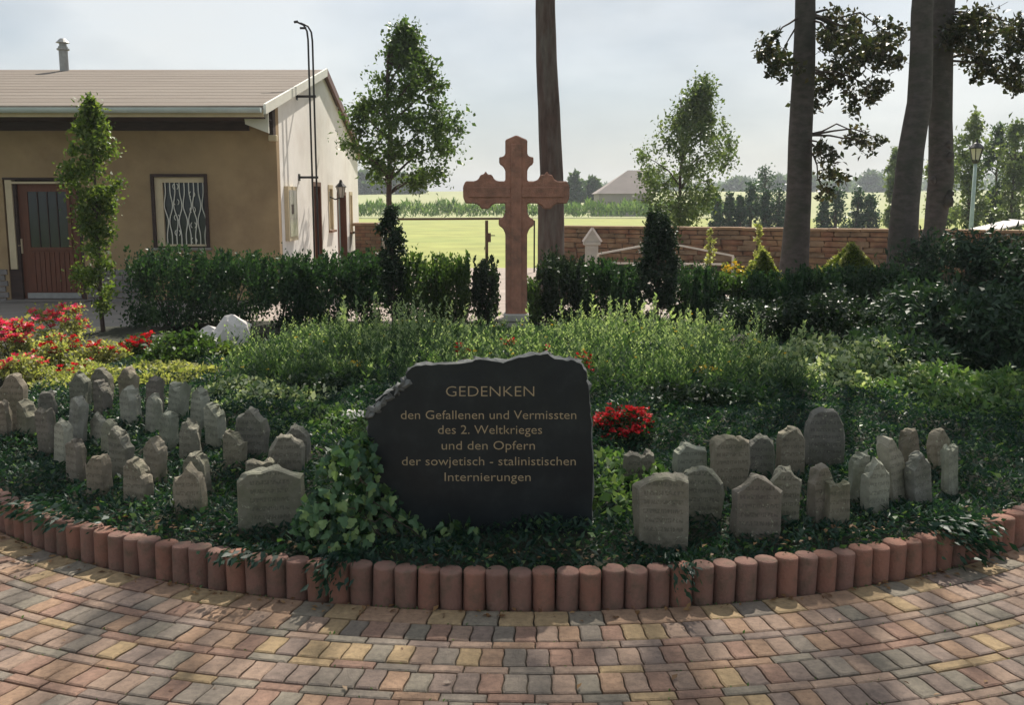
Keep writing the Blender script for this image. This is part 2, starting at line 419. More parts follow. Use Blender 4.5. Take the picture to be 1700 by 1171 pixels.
for (x0, x1, y0, y1) in ((-8.5, -3.2, 8.6, 12.3), (3.3, 9.5, 7.6, 13.2), (-4.2, 4.6, 11.66, 12.9)):
    b_ = MB().box(x0, x1, y0, y1, -.03, .06).build('planting_soil', MAT['soil']); tag(b_, kind='structure')

# ---------------------------------------------------------------- paving: rings of pavers round the bed
pv = MB(); NA = 160
ring = [(RK - .2, -.014), (8.4, -.014)]
V = []; Fc = []
for k in range(NA + 1):
    a = 2 * pi * k / NA
    for r, z in ring: V.append((CX0 + r * cos(a), CY0 + r * sin(a), z))
for k in range(NA): Fc.append((2 * k, 2 * k + 1, 2 * k + 3, 2 * k + 2))
pv.add(V, Fc); paving = tag(pv.build('paving', MAT['joint_sand']), kind='structure')
def paver_geo(w, d, wave, hh=.05):
    """paver with wavy radial sides: x tangential, y radial, top at z=0 with worn edges"""
    n = 5; out = []; g = .0028; w = w - 2 * g; d = d - 2 * g
    ys_ = np.linspace(-d / 2, d / 2, n)
    wv = lambda y: wave * sin(2 * pi * y / d)
    for y in ys_: out.append((w / 2 + wv(y), y))
    for y in ys_[::-1]: out.append((-w / 2 + wv(y), y))
    out = np.array(out); c = .006
    inner = out * np.array([1 - 2 * c / w, 1 - 2 * c / d])
    N = len(out)
    V = [(x, y, -hh) for x, y in out] + [(x, y, -.004) for x, y in out] + [(x, y, 0) for x, y in inner]
    Fc = []
    for l in (0, 1):
        for k in range(N):
            k2 = (k + 1) % N; Fc.append((l * N + k, l * N + k2, (l + 1) * N + k2, (l + 1) * N + k))
    for k in range(n - 1): Fc.append((2 * N + k, 2 * N + k + 1, 2 * N + N - 2 - k, 2 * N + N - 1 - k))
    return np.array(V), Fc
kinds = {'square': paver_geo(.136, .136, .003), 'upright': paver_geo(.0815, .136, .003), 'thin': paver_geo(.156, .055, .001)}
rows = [(RK + .004, 'square')]; r = RK + .004 + .138
while r < 7.9:
    rows.append((r, 'upright')); r += .138; rows.append((r, 'thin')); r += .057
depth = {'square': .136, 'upright': .136, 'thin': .055}; width = {'square': .136, 'upright': .0815, 'thin': .156}
pal_names = list(PAVE)
cellprob = {'square': [.5, .25, .12, .1, .01, .01, .01], 'upright': [.08, .14, .16, .07, .18, .17, .2], 'thin': [.1, .14, .15, .1, .18, .14, .19]}
P_ = []
for ri, (r0, kd) in enumerate(rows):
    rc = r0 + depth[kd] / 2; da = width[kd] / rc; a0 = rng.random() * da
    amax = radians(62) if rc < 6.2 else radians(75)
    for a in np.arange(-amax, amax, da) + a0:
        x, y = CX0 + rc * sin(a), CY0 - rc * cos(a)
        if y < -.9: continue
        ci = rng.choice(7, p=cellprob[kd])
        P_.append((x, y, a, kd, ci, rng.normal() * .0012, rng.normal() * .006))
def inview(x, y, z=0, m=30):
    dpt = y * cos(PITCH) - (z - EYE) * sin(PITCH)
    if dpt < .3: return False
    u = 850 + F * x / dpt; v = 585.5 - F * (y * sin(PITCH) + (z - EYE) * cos(PITCH)) / dpt
    return -m < u < 1700 + m and v < 1171 + m
vis = sorted([p for p in P_ if inview(p[0], p[1])], key=lambda p: p[1] ** 2 * .6 + p[0] ** 2 - (3 if p[3] == 'square' else 0))
single = vis[:300]; sid = set(map(id, single))
pm = {}
for x, y, a, kd, ci, dz, tl in single:
    if (kd, ci) not in pm: pm[kd, ci] = mesh('paver', *kinds[kd], MAT['paver_' + pal_names[ci]])
    link('paver', pm[kd, ci], paving, (x, y, dz), (tl, 0, a))
Vs = []; Fs = []; Ms = []; off = 0
for p in P_:
    if id(p) in sid: continue
    x, y, a, kd, ci, dz, tl = p
    V, Fc = kinds[kd]; ca, sa = cos(a), sin(a)
    W = np.stack([V[:, 0] * ca - V[:, 1] * sa + x, V[:, 0] * sa + V[:, 1] * ca + y, V[:, 2] + dz], 1)
    Vs.append(W); Fs += [tuple(i + off for i in f) for f in Fc]; Ms += [ci] * len(Fc); off += len(V)
tag(link('outer_pavers', mesh('outer_pavers', np.concatenate(Vs), Fs, [MAT['paver_' + n] for n in pal_names], midx=Ms), paving), kind='stuff')

# ---------------------------------------------------------------- palisade kerb
kerb = empty('palisade_kerb', (CX0, CY0, 0), label='curved kerb of short reddish round-topped concrete palisades holding the round flower bed', cat='kerb')
def pal_mesh(mat, v):
    m = MB(); n = 14; R = .0465
    prof = [(1.0, -.06), (1.0, .138), (.975, .145), (.9, .148), (0.0, .1485 )]
    # scalloped plan: round front, small hollow on one side that takes the neighbour
    V = []; Fc = []
    for s_, z in prof[:-1]:
        for k in range(n):
            a = 2 * pi * k / n; rr = R * s_
            x = rr * cos(a) * .985; y = rr * sin(a) * 1.15
            V.append((x, y, z))
    for i in range(3):
        for k in range(n):
            k2 = (k + 1) % n; Fc.append((i * n + k, i * n + k2, (i + 1) * n + k2, (i + 1) * n + k))
    Fc.append(tuple(3 * n + k for k in range(n)))
    m.add(V, Fc); return m.mesh('palisade', mat, True)
pms = [pal_mesh(MAT['palisade_red'], 0), pal_mesh(MAT['palisade_brown'], 1)]
da = .0925 / (RK - .05)
for a in np.arange(-radians(82), radians(82), da):
    rr = RK - .052 + rng.normal() * .002
    link('palisade', pms[int(rng.random() < .5)], kerb, (rr * sin(a), -rr * cos(a), rng.normal() * .0035), (rng.normal() * .02, rng.normal() * .02, a + rng.normal() * .03))

# ---------------------------------------------------------------- boundary wall of rubble stone
A_, B_ = Vector((1.15, 23.0, 0)), Vector((9.4, 19.2, 0))
dirv = (B_ - A_); Lw = dirv.length; ang = math.atan2(dirv.y, dirv.x)
wall = empty('stone_wall', (A_.x, A_.y, 0), ang, 'long low wall of rough red-brown stone courses behind the hedge', 'wall')
HW = 1.0
MB().box(0, Lw + 4, .02, .34, -.1, HW).build('wall_core', MAT['mortar'], wall)
k_ = 0; z = .0; courses = []
stone_ms = []
for v in range(6):
    b_ = MB().box(-.5, .5, 0, .05, -.5, .5).mesh('stone', MAT['brick_red'] if v % 2 else MAT['brick_brown'])
    bm = bmesh.new(); bm.from_mesh(b_); bmesh.ops.subdivide_edges(bm, edges=bm.edges[:], cuts=1)
    for q in bm.verts:
        q.co.x += rng.normal() * .03; q.co.z += rng.normal() * .05
        if q.co.y < .01: q.co.y += rng.normal() * .012 - .004
    bm.to_mesh(b_); bm.free(); stone_ms.append(b_)
cnt = 0; z = HW - .005
while z > .22:
    hgt = rng.uniform(.085, .135); x = -.03 + rng.uniform(0, .1)
    while x < Lw:
        w_ = rng.uniform(.26, .5)
        if cnt < 290: link('stone', stone_ms[rng.integers(6)], wall, (x + w_ / 2, -.025 + rng.normal() * .008, z - hgt / 2), None, (w_ - .018, 1, hgt - .016)); cnt += 1
        x += w_
    z -= hgt
x = -.05
while x < Lw + 4:
    w_ = rng.uniform(.5, .7)
    link('coping_slab', bevel(MB().box(-.5 * w_ + .006, .5 * w_ - .006, -.07, .4, 0, .055).build('coping_slab', MAT['coping']), .008).data, None) if False else None
    c_ = MB().box(-.5 * w_ + .006, .5 * w_ - .006, -.07, .4, 0, .055).build('coping_slab', MAT['coping'], wall, loc=(x + w_ / 2, 0, HW + .003 + rng.normal() * .003)); bevel(c_, .008)
    x += w_

# brick gate pier beside the house
pier = empty('gate_pier', at(612, 420, 23.3) * np.array([1, 1, 0]), 0, 'square brick pier with a flat cap just right of the house', 'pier')
pt = at(612, 371, 23.3)[2]; MB().box(-.31, .31, 0, .6, 0, pt - .06).build('pier_core', MAT['mortar'], pier)
bevel(MB().box(-.37, .37, -.06, .66, pt - .06, pt + .01).build('cap', MAT['coping'], pier), .012)
pb = [bevel(MB().box(-.5, .5, -.012, .03, -.5, .5).build('brick', MAT[n]), .004) for n in ('brick_red', 'brick_brown')]
bmsh = [o.data for o in pb]
for o in pb: bpy.data.objects.remove(o)
z = pt - .065; row = 0
while z > .3:
    x = -.31 - (.12 if row % 2 else 0)
    while x < .31:
        x0 = max(x, -.31); x1 = min(x + .24, .31)
        if x1 - x0 > .04: link('brick', bmsh[int(rng.random() < .5)], pier, ((x0 + x1) / 2, 0, z - .04), None, (x1 - x0 - .012, 1, .07))
        x += .24
    z -= .082; row += 1

# metal gate between pier and wall
gY = 23.0
gate = empty('metal_gate', (at(700, 400, gY)[0], gY, 0), 0, 'open rusty metal gate frame with one top rail between pier and tree trunk', 'gate')
gx = lambda p: float(at(p, 400, gY)[0] - at(700, 400, gY)[0]); gz = lambda p: float(at(700, p, gY)[2])
MB().bar((gx(640), 0, gz(364)), (gx(838), 0, gz(363)), .05).build('top_rail', MAT['metal_rust'], gate)
MB().bar((gx(808), 0, -.03), (gx(808), 0, gz(366)), .07).build('post', MAT['metal_rust'], gate)
MB().bar((gx(887), 0, -.03), (gx(887), 0, gz(366)), .035).build('post', MAT['metal_dark'], gate)
MB().bar((gx(641), 0, -.03), (gx(641), 0, gz(366)), .06).build('post', MAT['metal_rust'], gate)
lk = MB().box(gx(810), gx(815), -.04, .03, gz(402), gz(387)).build('latch', MAT['metal_rust'], gate)
MB().bar((gx(814), -.03, gz(391)), (gx(822), -.03, gz(391)), .02).build('handle', MAT['metal_dark'], lk)

# ---------------------------------------------------------------- the house
HX, HY0, HY1, HXL = -3.79, 16.3, 24.8, -16.0
house = empty('chapel_house', (-9, 18, 0), 0, 'long single-storey building with brown plaster front, white gable end and shingle roof', 'building')
def hb(m, name, mat, parent=None, smooth=False):       # build in world coordinates under the house
    o = m.build(name, mat, parent or house, smooth)
    if parent is None: o.location = (9, -18, 0)
    return o
def W(px, py, Y=HY0): p = at(px, py, Y); return float(p[0]), float(p[2])
dx0, dz1 = W(24, 305); dx1, _ = W(127, 305)
_, dz0 = W(60, 497)
wx0, wz1 = W(255, 294); wx1, wz0 = W(344, 409)
zt = W(300, 190)[1]
def holes(m, a0, a1, z0, z1, hs, putbox):
    zs_ = sorted({z0, z1, *[h[2] for h in hs], *[h[3] for h in hs]}); as_ = sorted({a0, a1, *[h[0] for h in hs], *[h[1] for h in hs]})
    for i in range(len(as_) - 1):
        for j in range(len(zs_) - 1):
            ca, cz = (as_[i] + as_[i + 1]) / 2, (zs_[j] + zs_[j + 1]) / 2
            if any(h[0] < ca < h[1] and h[2] < cz < h[3] for h in hs): continue
            putbox(as_[i], as_[i + 1], zs_[j], zs_[j + 1])
fw = MB()
fx0 = W(4, 305)[0]
holes(fw, HXL, HX, 0, zt + .12, [(fx0, dx1 + .05, 0, dz1 + .07), (wx0 - .05, wx1 + .05, wz0 - .02, wz1 + .05)], lambda a, b, c, d: fw.box(a, b, HY0, HY0 + .2, c, d))
hb(fw, 'front_wall', MAT['stucco_brown'])
# brick plinth either side of the door
zp = W(60, 447)[1]
bpm = [bevel(MB().box(-.5, .5, -.02, .03, -.5, .5).build('brick', MAT['brick_pale']), .004)]; bpd = bpm[0].data; bpd.materials[0] = MAT['brick_pale']; bpy.data.objects.remove(bpm[0])
def bricks(x0, x1, y, z1):
    z = z1; row = 0
    while z > .02:
        x = x0 - (.12 if row % 2 else 0)
        while x < x1:
            a, b = max(x, x0), min(x + .24, x1)
            if b - a > .04: link('brick', bpd, house, ((a + b) / 2 + 9, y - 18, z - .045), None, (b - a - .012, 1, .082))
            x += .24
        z -= .094; row += 1
bricks(dx1 + .07, W(235, 460)[0], HY0 - .012, zp)
bricks(fx0 - .9, fx0 - .02, HY0 - .012, zp)
# door
door = hb(MB().box(dx0, dx1, HY0 + .08, HY0 + .13, dz0, dz1), 'door', MAT['timber_door'])
D = lambda m, n, mt, p=None: m.build(n, MAT[mt], p or door)
gx0, gz1 = W(42, 318); gx1, gz0 = W(113, 411)
for i in range(9):
    a = dx0 + .14 + (dx1 - dx0 - .28) * i / 9; b = dx0 + .14 + (dx1 - dx0 - .28) * (i + 1) / 9
    D(MB().box(a + .006, b - .006, HY0 + .062, HY0 + .079, dz0 + .12, gz0 - .08), 'plank', 'timber_door')
D(MB().box(gx0, gx1, HY0 + .066, HY0 + .079, gz0, gz1), 'pane', 'glass_dark')
f_ = MB(); f_.box(gx0 - .05, gx0, HY0 + .05, HY0 + .079, gz0 - .05, gz1 + .05).box(gx1, gx1 + .05, HY0 + .05, HY0 + .079, gz0 - .05, gz1 + .05).box(gx0, gx1, HY0 + .05, HY0 + .079, gz1, gz1 + .05).box(gx0, gx1, HY0 + .05, HY0 + .079, gz0 - .05, gz0)
D(f_, 'pane_frame', 'timber_door')
for k in range(1, 4):
    xk = gx0 + (gx1 - gx0) * k / 4; D(MB().box(xk - .008, xk + .008, HY0 + .05, HY0 + .066, gz0, gz1), 'grille_bar', 'timber_dark')
hx, hz = W(31, 408)
D(MB().box(hx - .02, hx + .03, HY0 + .06, HY0 + .08, hz - .13, hz + .11).tube([(hx, HY0 + .06, hz), (hx, HY0 + .0, hz), (hx + .1, HY0 + .0, hz)], .012, 6), 'handle', 'paint_cream')
D(MB().box(dx0 + .06, dx1 - .06, HY0 + .05, HY0 + .0795, dz0 + .01, dz0 + .1), 'kick_plate', 'zinc')
hb(MB().box(W(8, 305)[0], W(19, 305)[0], HY0 - .01, HY0 + .12, zp, dz1 + .06).box(W(19, 305)[0], dx1 + .02, HY0 - .01, HY0 + .12, dz1, dz1 + .035), 'door_frame', MAT['paint_cream'])
hb(MB().box(dx1, dx1 + .05, HY0 - .005, HY0 + .15, 0, dz1), 'door_jamb', MAT['timber_dark'])
hb(MB().box(W(19, 305)[0] + .002, dx0, HY0 + .02, HY0 + .15, 0, dz1).box(fx0, W(19, 305)[0], HY0 + .03, HY0 + .15, 0, zp - .002), 'door_jamb', MAT['timber_dark'])
hb(MB().box(fx0, dx1 + .05, HY0 - .006, HY0 + .15, dz1 + .065, dz1 + .1), 'door_lintel', MAT['timber_dark'])
hb(MB().box(dx0 - .2, dx1 + .15, HY0 - .35, HY0 + .079, 0, dz0 - .004), 'door_step', MAT['concrete'])
hb(MB().box(HXL + .3, HX - .4, HY0 + .9, HY0 + .95, 0, 2.6), 'inner_wall', MAT['timber_dark'])
# window with white scroll grille
win = hb(MB().box(wx0 - .05, wx0, HY0 - .03, HY0 + .1, wz0 - .02, wz1 + .05).box(wx1, wx1 + .05, HY0 - .03, HY0 + .1, wz0 - .02, wz1 + .05).box(wx0, wx1, HY0 - .03, HY0 + .1, wz1, wz1 + .05), 'window', MAT['timber_dark'])
ix0 = W(268, 300)[0]; ix1 = W(339, 300)[0]; iz1 = W(300, 303)[1]; iz0 = wz0 + .03
MB().box(wx0, ix0, HY0 + .02, HY0 + .1, wz0, wz1).box(ix1, wx1, HY0 + .02, HY0 + .1, wz0, wz1).box(ix0, ix1, HY0 + .02, HY0 + .1, iz1, wz1).box(ix0, ix1, HY0 + .02, HY0 + .1, wz0, iz0).build('window_frame', MAT['paint_cream'], win)
MB().box(ix0, ix1, HY0 + .075, HY0 + .085, iz0, iz1).build('pane', MAT['glass_dark'], win)
MB().box(wx0 - .08, wx1 + .08, HY0 - .06, HY0 + .1, wz0 - .06, wz0 - .022).build('sill', MAT['concrete'], win)
nb = 9
for k in range(nb):
    xk = ix0 + (ix1 - ix0) * (k + .5) / nb; ph = pi * (k % 2); pts = []
    for j in range(25):
        t = j / 24; z = iz0 + (iz1 - iz0) * t
        amp = .036 * (sin(pi * t) ** 2) * (1 if k % 2 else -1) * (1 if k > 2 else 1)
        pts.append((xk + amp * cos(3 * pi * t), HY0 + .045, z))
    MB().tube(pts, .0085, 5).build('grille_bar', MAT['paint_white'], win)
for k in range(8):
    zc = iz0 + (iz1 - iz0) * (k + .5) / 8; xc = ix0 + (ix1 - ix0) * (.3 if k % 2 else .68)
    MB().tube([(xc + .045 * cos(a), HY0 + .045, zc + .05 * sin(a)) for a in np.linspace(0, 2 * pi, 13)], .007, 5, cap=False).build('grille_scroll', MAT['paint_white'], win)
# gable wall with openings
def gy(px, py): p = atX(px, py, HX); return float(p[1]), float(p[2])
gd0, gdt = gy(519, 306); gd1 = gy(531, 306)[0]
gw0, gwt = gy(545, 311); gw1, gwb = gy(553, 381)
ge0, get = gy(560, 322); ge1 = gy(573, 322)[0]
gf0, gft = gy(580, 322); gf1, gfb = gy(585, 384)
gm = MB(); hs = [(gd0, gd1, 0, gdt), (gw0, gw1, gwb, gwt), (ge0, ge1, 0, get), (gf0, gf1, gfb, gft)]
zg = 2.35
holes(gm, HY0 + .2, HY1, 0, zg, hs, lambda a, b, c, d: gm.box(HX - .22, HX, a, b, c, d))
ridge_y = 20.5; zr = at(543, 116, ridge_y)[2]; zef = at(440, 176, 15.3)[2]; zeb = at(612, 262, 25.35)[2]
def roofz(y): return zef + (zr - zef) * (y - 15.3) / (ridge_y - 15.3) if y < ridge_y else zr + (zeb - zr) * (y - ridge_y) / (25.35 - ridge_y)
ys_ = [HY0, ridge_y, HY1]; tz = [roofz(y) - .1 for y in ys_]
V = [(x, y, z) for x in (HX - .22, HX) for y, z in ((HY0 + .2, zg), (HY1, zg), (HY1, tz[2]), (ridge_y, tz[1]), (HY0 + .2, roofz(HY0 + .2) - .1))]
gm.add(V, [(4, 3, 2, 1, 0), (5, 6, 7, 8, 9), (0, 1, 6, 5), (1, 2, 7, 6), (2, 3, 8, 7), (3, 4, 9, 8), (4, 0, 5, 9)])
hb(gm, 'gable_wall', MAT['stucco_white'])
hb(MB().box(HXL, HX - .22, HY1 - .2, HY1, 0, 2.6), 'rear_wall', MAT['stucco_white'])
for nm, (a, b, c, d), mt in (('side_door', (gd0, gd1, 0, gdt), 'timber_door'), ('side_window', (gw0, gw1, gwb, gwt), 'glass_pale'), ('side_door', (ge0, ge1, 0, get), 'lamp_post'), ('side_window', (gf0, gf1, gfb, gft), 'glass_pale')):
    o = hb(MB().box(HX - .16, HX - .12, a, b, c, d), nm, MAT[mt])
    fr = MB().box(HX - .12, HX + .015, a - .05, a + .03, c, d + .05).box(HX - .12, HX + .015, b - .03, b + .05, c, d + .05).box(HX - .12, HX + .015, a + .03, b - .03, d - .03, d + .05)
    fr.build('door_frame' if 'door' in nm else 'window_frame', MAT['timber_door' if mt != 'glass_pale' else 'paint_cream'], o)
    if 'window' in nm: MB().box(HX - .1, HX + .07, a - .07, b + .07, c - .05, c - .004).build('sill', MAT['brick_red'], o)
# notice case
n0, nt = gy(471, 309); n1, nb_ = gy(489, 398)
nc = hb(MB().box(HX, HX + .07, n0, n1, nb_, nt), 'notice_case', MAT['paint_cream'])
MB().box(HX + .07, HX + .078, n0 + .06, n1 - .06, nb_ + .07, nt - .06).build('pane', MAT['glass_pale'], nc)
MB().box(HX + .078, HX + .083, n0 + .2, n1 - .35, nb_ + .45, nt - .3).build('notice', MAT['timber_dark'], nc)
# roof: two slabs, verge boards, gutter, soffit, fascia
def slab(y0, z0, y1, z1, x0, x1, th):
    V = [(x, y, z) for x in (x0, x1) for y, z in ((y0, z0), (y1, z1), (y1, z1 - th), (y0, z0 - th))]
    return V, [(0, 1, 5, 4), (1, 2, 6, 5), (2, 3, 7, 6), (3, 0, 4, 7), (0, 3, 2, 1), (4, 5, 6, 7)]
rf = MB().add(*slab(15.3, zef, ridge_y, zr, HXL - .3, HX + .06, .05)).add(*slab(ridge_y + .001, zr, 25.35, zeb, HXL - .3, HX + .06, .05))
roof = hb(rf, 'roof', MAT['roof_felt'])
nsh = 13
for i in range(nsh):                                   # overlapping courses of roofing
    t0 = i / nsh; t1 = (i + 1) / nsh; ya = 15.3 + (ridge_y - 15.3) * t0; yb = 15.3 + (ridge_y - 15.3) * t1
    V, Fc = slab(ya, zef + (zr - zef) * t0 + .009, yb, zef + (zr - zef) * t1 + .006, HXL - .3, HX + .06, .007)
    MB().add(V, Fc).build('roofing_course', MAT['roof_felt'], roof)
hb(MB().add(*slab(15.28, zef + .03, ridge_y, zr + .03, HX + .061, HX + .1, .15)), 'verge_board', MAT['paint_white'])
hb(MB().add(*slab(ridge_y, zr + .03, 25.37, zeb + .03, HX + .061, HX + .1, .17)), 'verge_board', MAT['timber_door'])
gut = MB(); gp = []
for sgn in range(9):
    a = pi + pi * sgn / 8; gp.append((15.19 + .075 * cos(a), zef - .035 + .075 * sin(a)))
V = [(x, y, z) for x in (HXL, HX + .05) for y, z in gp]; n_ = len(gp)
gut.add(V, [(k, k + 1, n_ + k + 1, n_ + k) for k in range(n_ - 1)] + [tuple(range(n_)), tuple(range(2 * n_ - 1, n_ - 1, -1))])
hb(gut, 'gutter', MAT['gutter'])
hb(MB().box(HXL, HX + .058, 15.28, 15.31, zef - .16, zef - .052), 'fascia', MAT['paint_cream'])
hb(MB().box(HXL, HX - .02, 15.32, HY0 - .0, zef - .155, zef - .135), 'soffit', MAT['timber_dark'])
zf = W(300, 217)[1]
hb(MB().box(HXL, HX - .42, HY0 - .06, HY0 - .003, zf, zt + .2), 'frieze_board', MAT['timber_dark'])
q = [at(404, 186, 15.7), at(444, 168, 15.72), at(446, 221, 15.72), at(407, 206, 15.7)]
hb(MB().add([tuple(p) for p in q] + [(p[0], p[1] + .05, p[2]) for p in q], [(0, 3, 2, 1), (4, 5, 6, 7), (0, 1, 5, 4), (1, 2, 6, 5), (2, 3, 7, 6), (3, 0, 4, 7)]), 'eave_return', MAT['paint_white'])
a_, b_ = W(447, 170, 16.2), W(461, 224, 16.2)
hb(MB().box(a_[0], min(b_[0], HX + .0), 16.12, HY0 - .004, b_[1], a_[1]), 'corner_board', MAT['timber_dark'])
bevel(hb(MB().box(b_[0] - .13, b_[0], 16.1, 16.22, b_[1] - .1, b_[1] - .005), 'corner_bracket', MAT['paint_cream']), .01)
# flue pipe with cowl
fl = at(107, 116, 20.3)
pipe = hb(MB().lathe([(.085, -.3), (.085, .38), (.12, .38), (.12, .41), (.09, .41), (.09, .45)], 12, tuple(fl)), 'flue', MAT['zinc'], smooth=False)
MB().lathe([(.07, .45), (.07, .52), (.13, .52), (.05, .6)], 12, tuple(fl)).build('cowl', MAT['zinc'], pipe)

# electricity mast on brackets beside the gable
mast = empty('cable_mast', (HX + .27, 17.95, 0), 0, 'tall dark twin-pipe cable mast with curved tips standing off the white gable wall', 'mast')
mz = float(atX(524, 50, HX + .27)[2])
def mt_(o, top, dx): return [(o, 0, 0), (o, 0, 1.5), (o, 0, 3), (o, 0, top - .25), (o - .015, 0, top - .1), (o - .07, 0, top), (o - dx, 0, top + .055)]
MB().tube(mt_(-.035, mz, .19), .017, 8).build('pipe', MAT['metal_dark'], mast, True)
MB().tube(mt_(.04, mz - .02, .2), .017, 8).build('pipe', MAT['metal_dark'], mast, True)
for zz in (float(atX(510, 156, HX + .27)[2]), float(atX(510, 293, HX + .27)[2])):
    MB().box(-.27, .07, -.025, .025, zz - .02, zz + .02).box(-.27, -.255, -.06, .06, zz - .06, zz + .06).build('bracket', MAT['metal_dark'], mast)
MB().tube([(-.2, 0, mz + .06), (-.27, 0, mz + .05)], .022, 8).build('cable_head', MAT['metal_dark'], mast)
MB().tube([(-.17, 0, mz - .05), (-.06, 0, mz - .05)], .02, 8).build('cable_head', MAT['metal_dark'], mast)
# wall lantern
lp = atX(566, 318, HX + .25)
lan = empty('wall_lantern', lp, 0, 'black wall lantern on a bracket beside the side doors of the gable wall', 'lantern')
MB().tube([(-.25, 0, -.1), (-.12, 0, -.16), (0, 0, -.12)], .015, 6).box(-.25, -.235, -.05, .05, -.2, 0).build('bracket', MAT['metal_dark'], lan)
MB().lathe([(.05, -.12), (.09, .09)], 6).build('glass', MAT['glass_pale'], lan)
MB().lathe([(.12, .09), (.12, .1), (.04, .18), (.02, .24)], 6).build('cap', MAT['metal_dark'], lan)
for k in range(6):
    a = 2 * pi * k / 6; MB().bar((.052 * cos(a), .052 * sin(a), -.13), (.093 * cos(a), .093 * sin(a), .09), .01).build('glazing_bar', MAT['metal_dark'], lan)
# ---------------------------------------------------------------- red sandstone cross
CY = 11.2
s_ = float(at(858, 400, CY)[0] - at(857, 400, CY)[0])
cz = lambda py: float(at(857, py, CY)[2])
cbase = at(856, 590, CY)
cross = empty('stone_cross', (float(at(857, 400, CY)[0]), CY, float(bedz(0, CY))), 0, 'tall weathered red sandstone cross with lobed arms on a pale pedestal behind the bed', 'cross')
bz = cross.location.z
half = [(0, 225), (9, 229), (18, 233), (18, 257), (22, 261), (28, 261), (28, 272), (22, 276), (18, 283), (18, 301), (30, 301), (36, 298), (40, 290), (47, 290), (50, 284), (53, 290), (58, 290), (62, 298), (68, 301), (83, 301), (87, 310), (87, 328), (83, 338), (68, 338), (61, 341), (57, 347), (45, 347), (41, 341), (34, 338), (18, 338), (18, 352), (22, 361), (29, 364), (29, 374), (22, 379), (18, 388), (18, 524)]
out = [(x * s_, cz(y) - bz) for x, y in half] + [(-x * s_, cz(y) - bz) for x, y in half[::-1][:-1]]
n = len(out); th = .105
V = [(x, -th, z) for x, z in out] + [(x, th, z) for x, z in out]
cm = MB().add(V, [tuple(range(n)), tuple(range(2 * n - 1, n - 1, -1))] + [(k, n + k, n + (k + 1) % n, (k + 1) % n) for k in range(n)])
co = cm.build('cross', MAT['sandstone_red'], cross)
bm = bmesh.new(); bm.from_mesh(co.data); bmesh.ops.recalc_face_normals(bm, faces=bm.faces[:]); bmesh.ops.bevel(bm, geom=bm.edges[:], offset=.012, segments=1, affect='EDGES', clamp_overlap=True); bm.to_mesh(co.data); bm.free()
# raised centre fillet along shaft and arms
r_ = MB().box(-9 * s_, 9 * s_, -th - .012, -th + .01, cz(520) - bz, cz(240) - bz).box(-78 * s_, -9.05 * s_, -th - .012, -th + .01, cz(328) - bz, cz(311) - bz).box(9.05 * s_, 78 * s_, -th - .012, -th + .01, cz(328) - bz, cz(311) - bz).build('fillet', MAT['sandstone_red'], cross); bevel(r_, .006)
zp1 = cz(533) - bz; zp2 = cz(521) - bz
p_ = MB().box(-18 * s_, 18 * s_, -.14, .14, -.1, zp1).build('pedestal', MAT['stone_pale'], cross); bevel(p_, .01)
p_ = MB().box(-21 * s_, 21 * s_, -.16, .16, zp1 + .002, zp2 + .01).build('pedestal_cap', MAT['stone_pale'], cross); bevel(p_, .015)

# ---------------------------------------------------------------- memorial slab with inscription
SY = 4.28; TH = .1
slab_ = empty('memorial_stone', (0, SY, .1), 0, 'large dark slate memorial slab with gold German inscription and rough broken edges', 'memorial')
SX = lambda px, py: at(px, py, SY) - np.array([0, SY, .1])
outl = [(981, 960), (982, 907), (983, 845), (985, 783), (983, 738), (980, 690), (979, 660), (976, 635), (973, 617), (966, 607), (955, 601), (940, 600), (921, 597), (910, 590), (890, 592), (861, 596), (836, 604), (815, 601), (797, 598), (775, 604), (740, 607), (705, 608), (684, 611), (676, 622), (670, 634), (657, 645), (643, 654), (628, 664), (618, 675), (611, 690), (609, 715), (612, 745), (615, 800), (617, 860), (620, 960)]
pf = np.array([SX(*p) for p in outl])[:, [0, 2]]
def dens(p, k):
    o = []
    for i in range(len(p)):
        a, b = p[i], p[(i + 1) % len(p)]
        for j in range(k): o.append(a + (b - a) * j / k)
    return np.array(o)
pf = dens(pf, 3); pf = pf + rng.normal(size=pf.shape) * .0022
cen = pf.mean(0); n = len(pf)
lean = .03
ringz = []
for dep, grow, jit in ((0, 0, 0), (.018, .005, .003), (.04, .005, .005), (.075, .0, .006), (TH, -.012, .003)):
    d = unit(pf - cen); q = pf + d * grow + rng.normal(size=pf.shape) * jit
    ringz.append([(x, dep + (z) * lean + rng.normal() * jit * .5, z) for x, z in q])
V = sum(ringz, []); Fc = []; mi = []
Fc.append(tuple(range(n))); mi.append(0)
for i in range(4):
    for k in range(n): k2 = (k + 1) % n; Fc.append((i * n + k, (i + 1) * n + k, (i + 1) * n + k2, i * n + k2)); mi.append(1)
Fc.append(tuple(4 * n + k for k in range(n))[::-1]); mi.append(1)
me = mesh('slab', V, Fc, [MAT['slate_dark'], MAT['granite_edge']], midx=mi)
bm = bmesh.new(); bm.from_mesh(me); bmesh.ops.recalc_face_normals(bm, faces=bm.faces[:])
bmesh.ops.triangulate(bm, faces=[f for f in bm.faces if len(f.verts) > 4]); bm.to_mesh(me); bm.free()
link('slab', me, slab_)
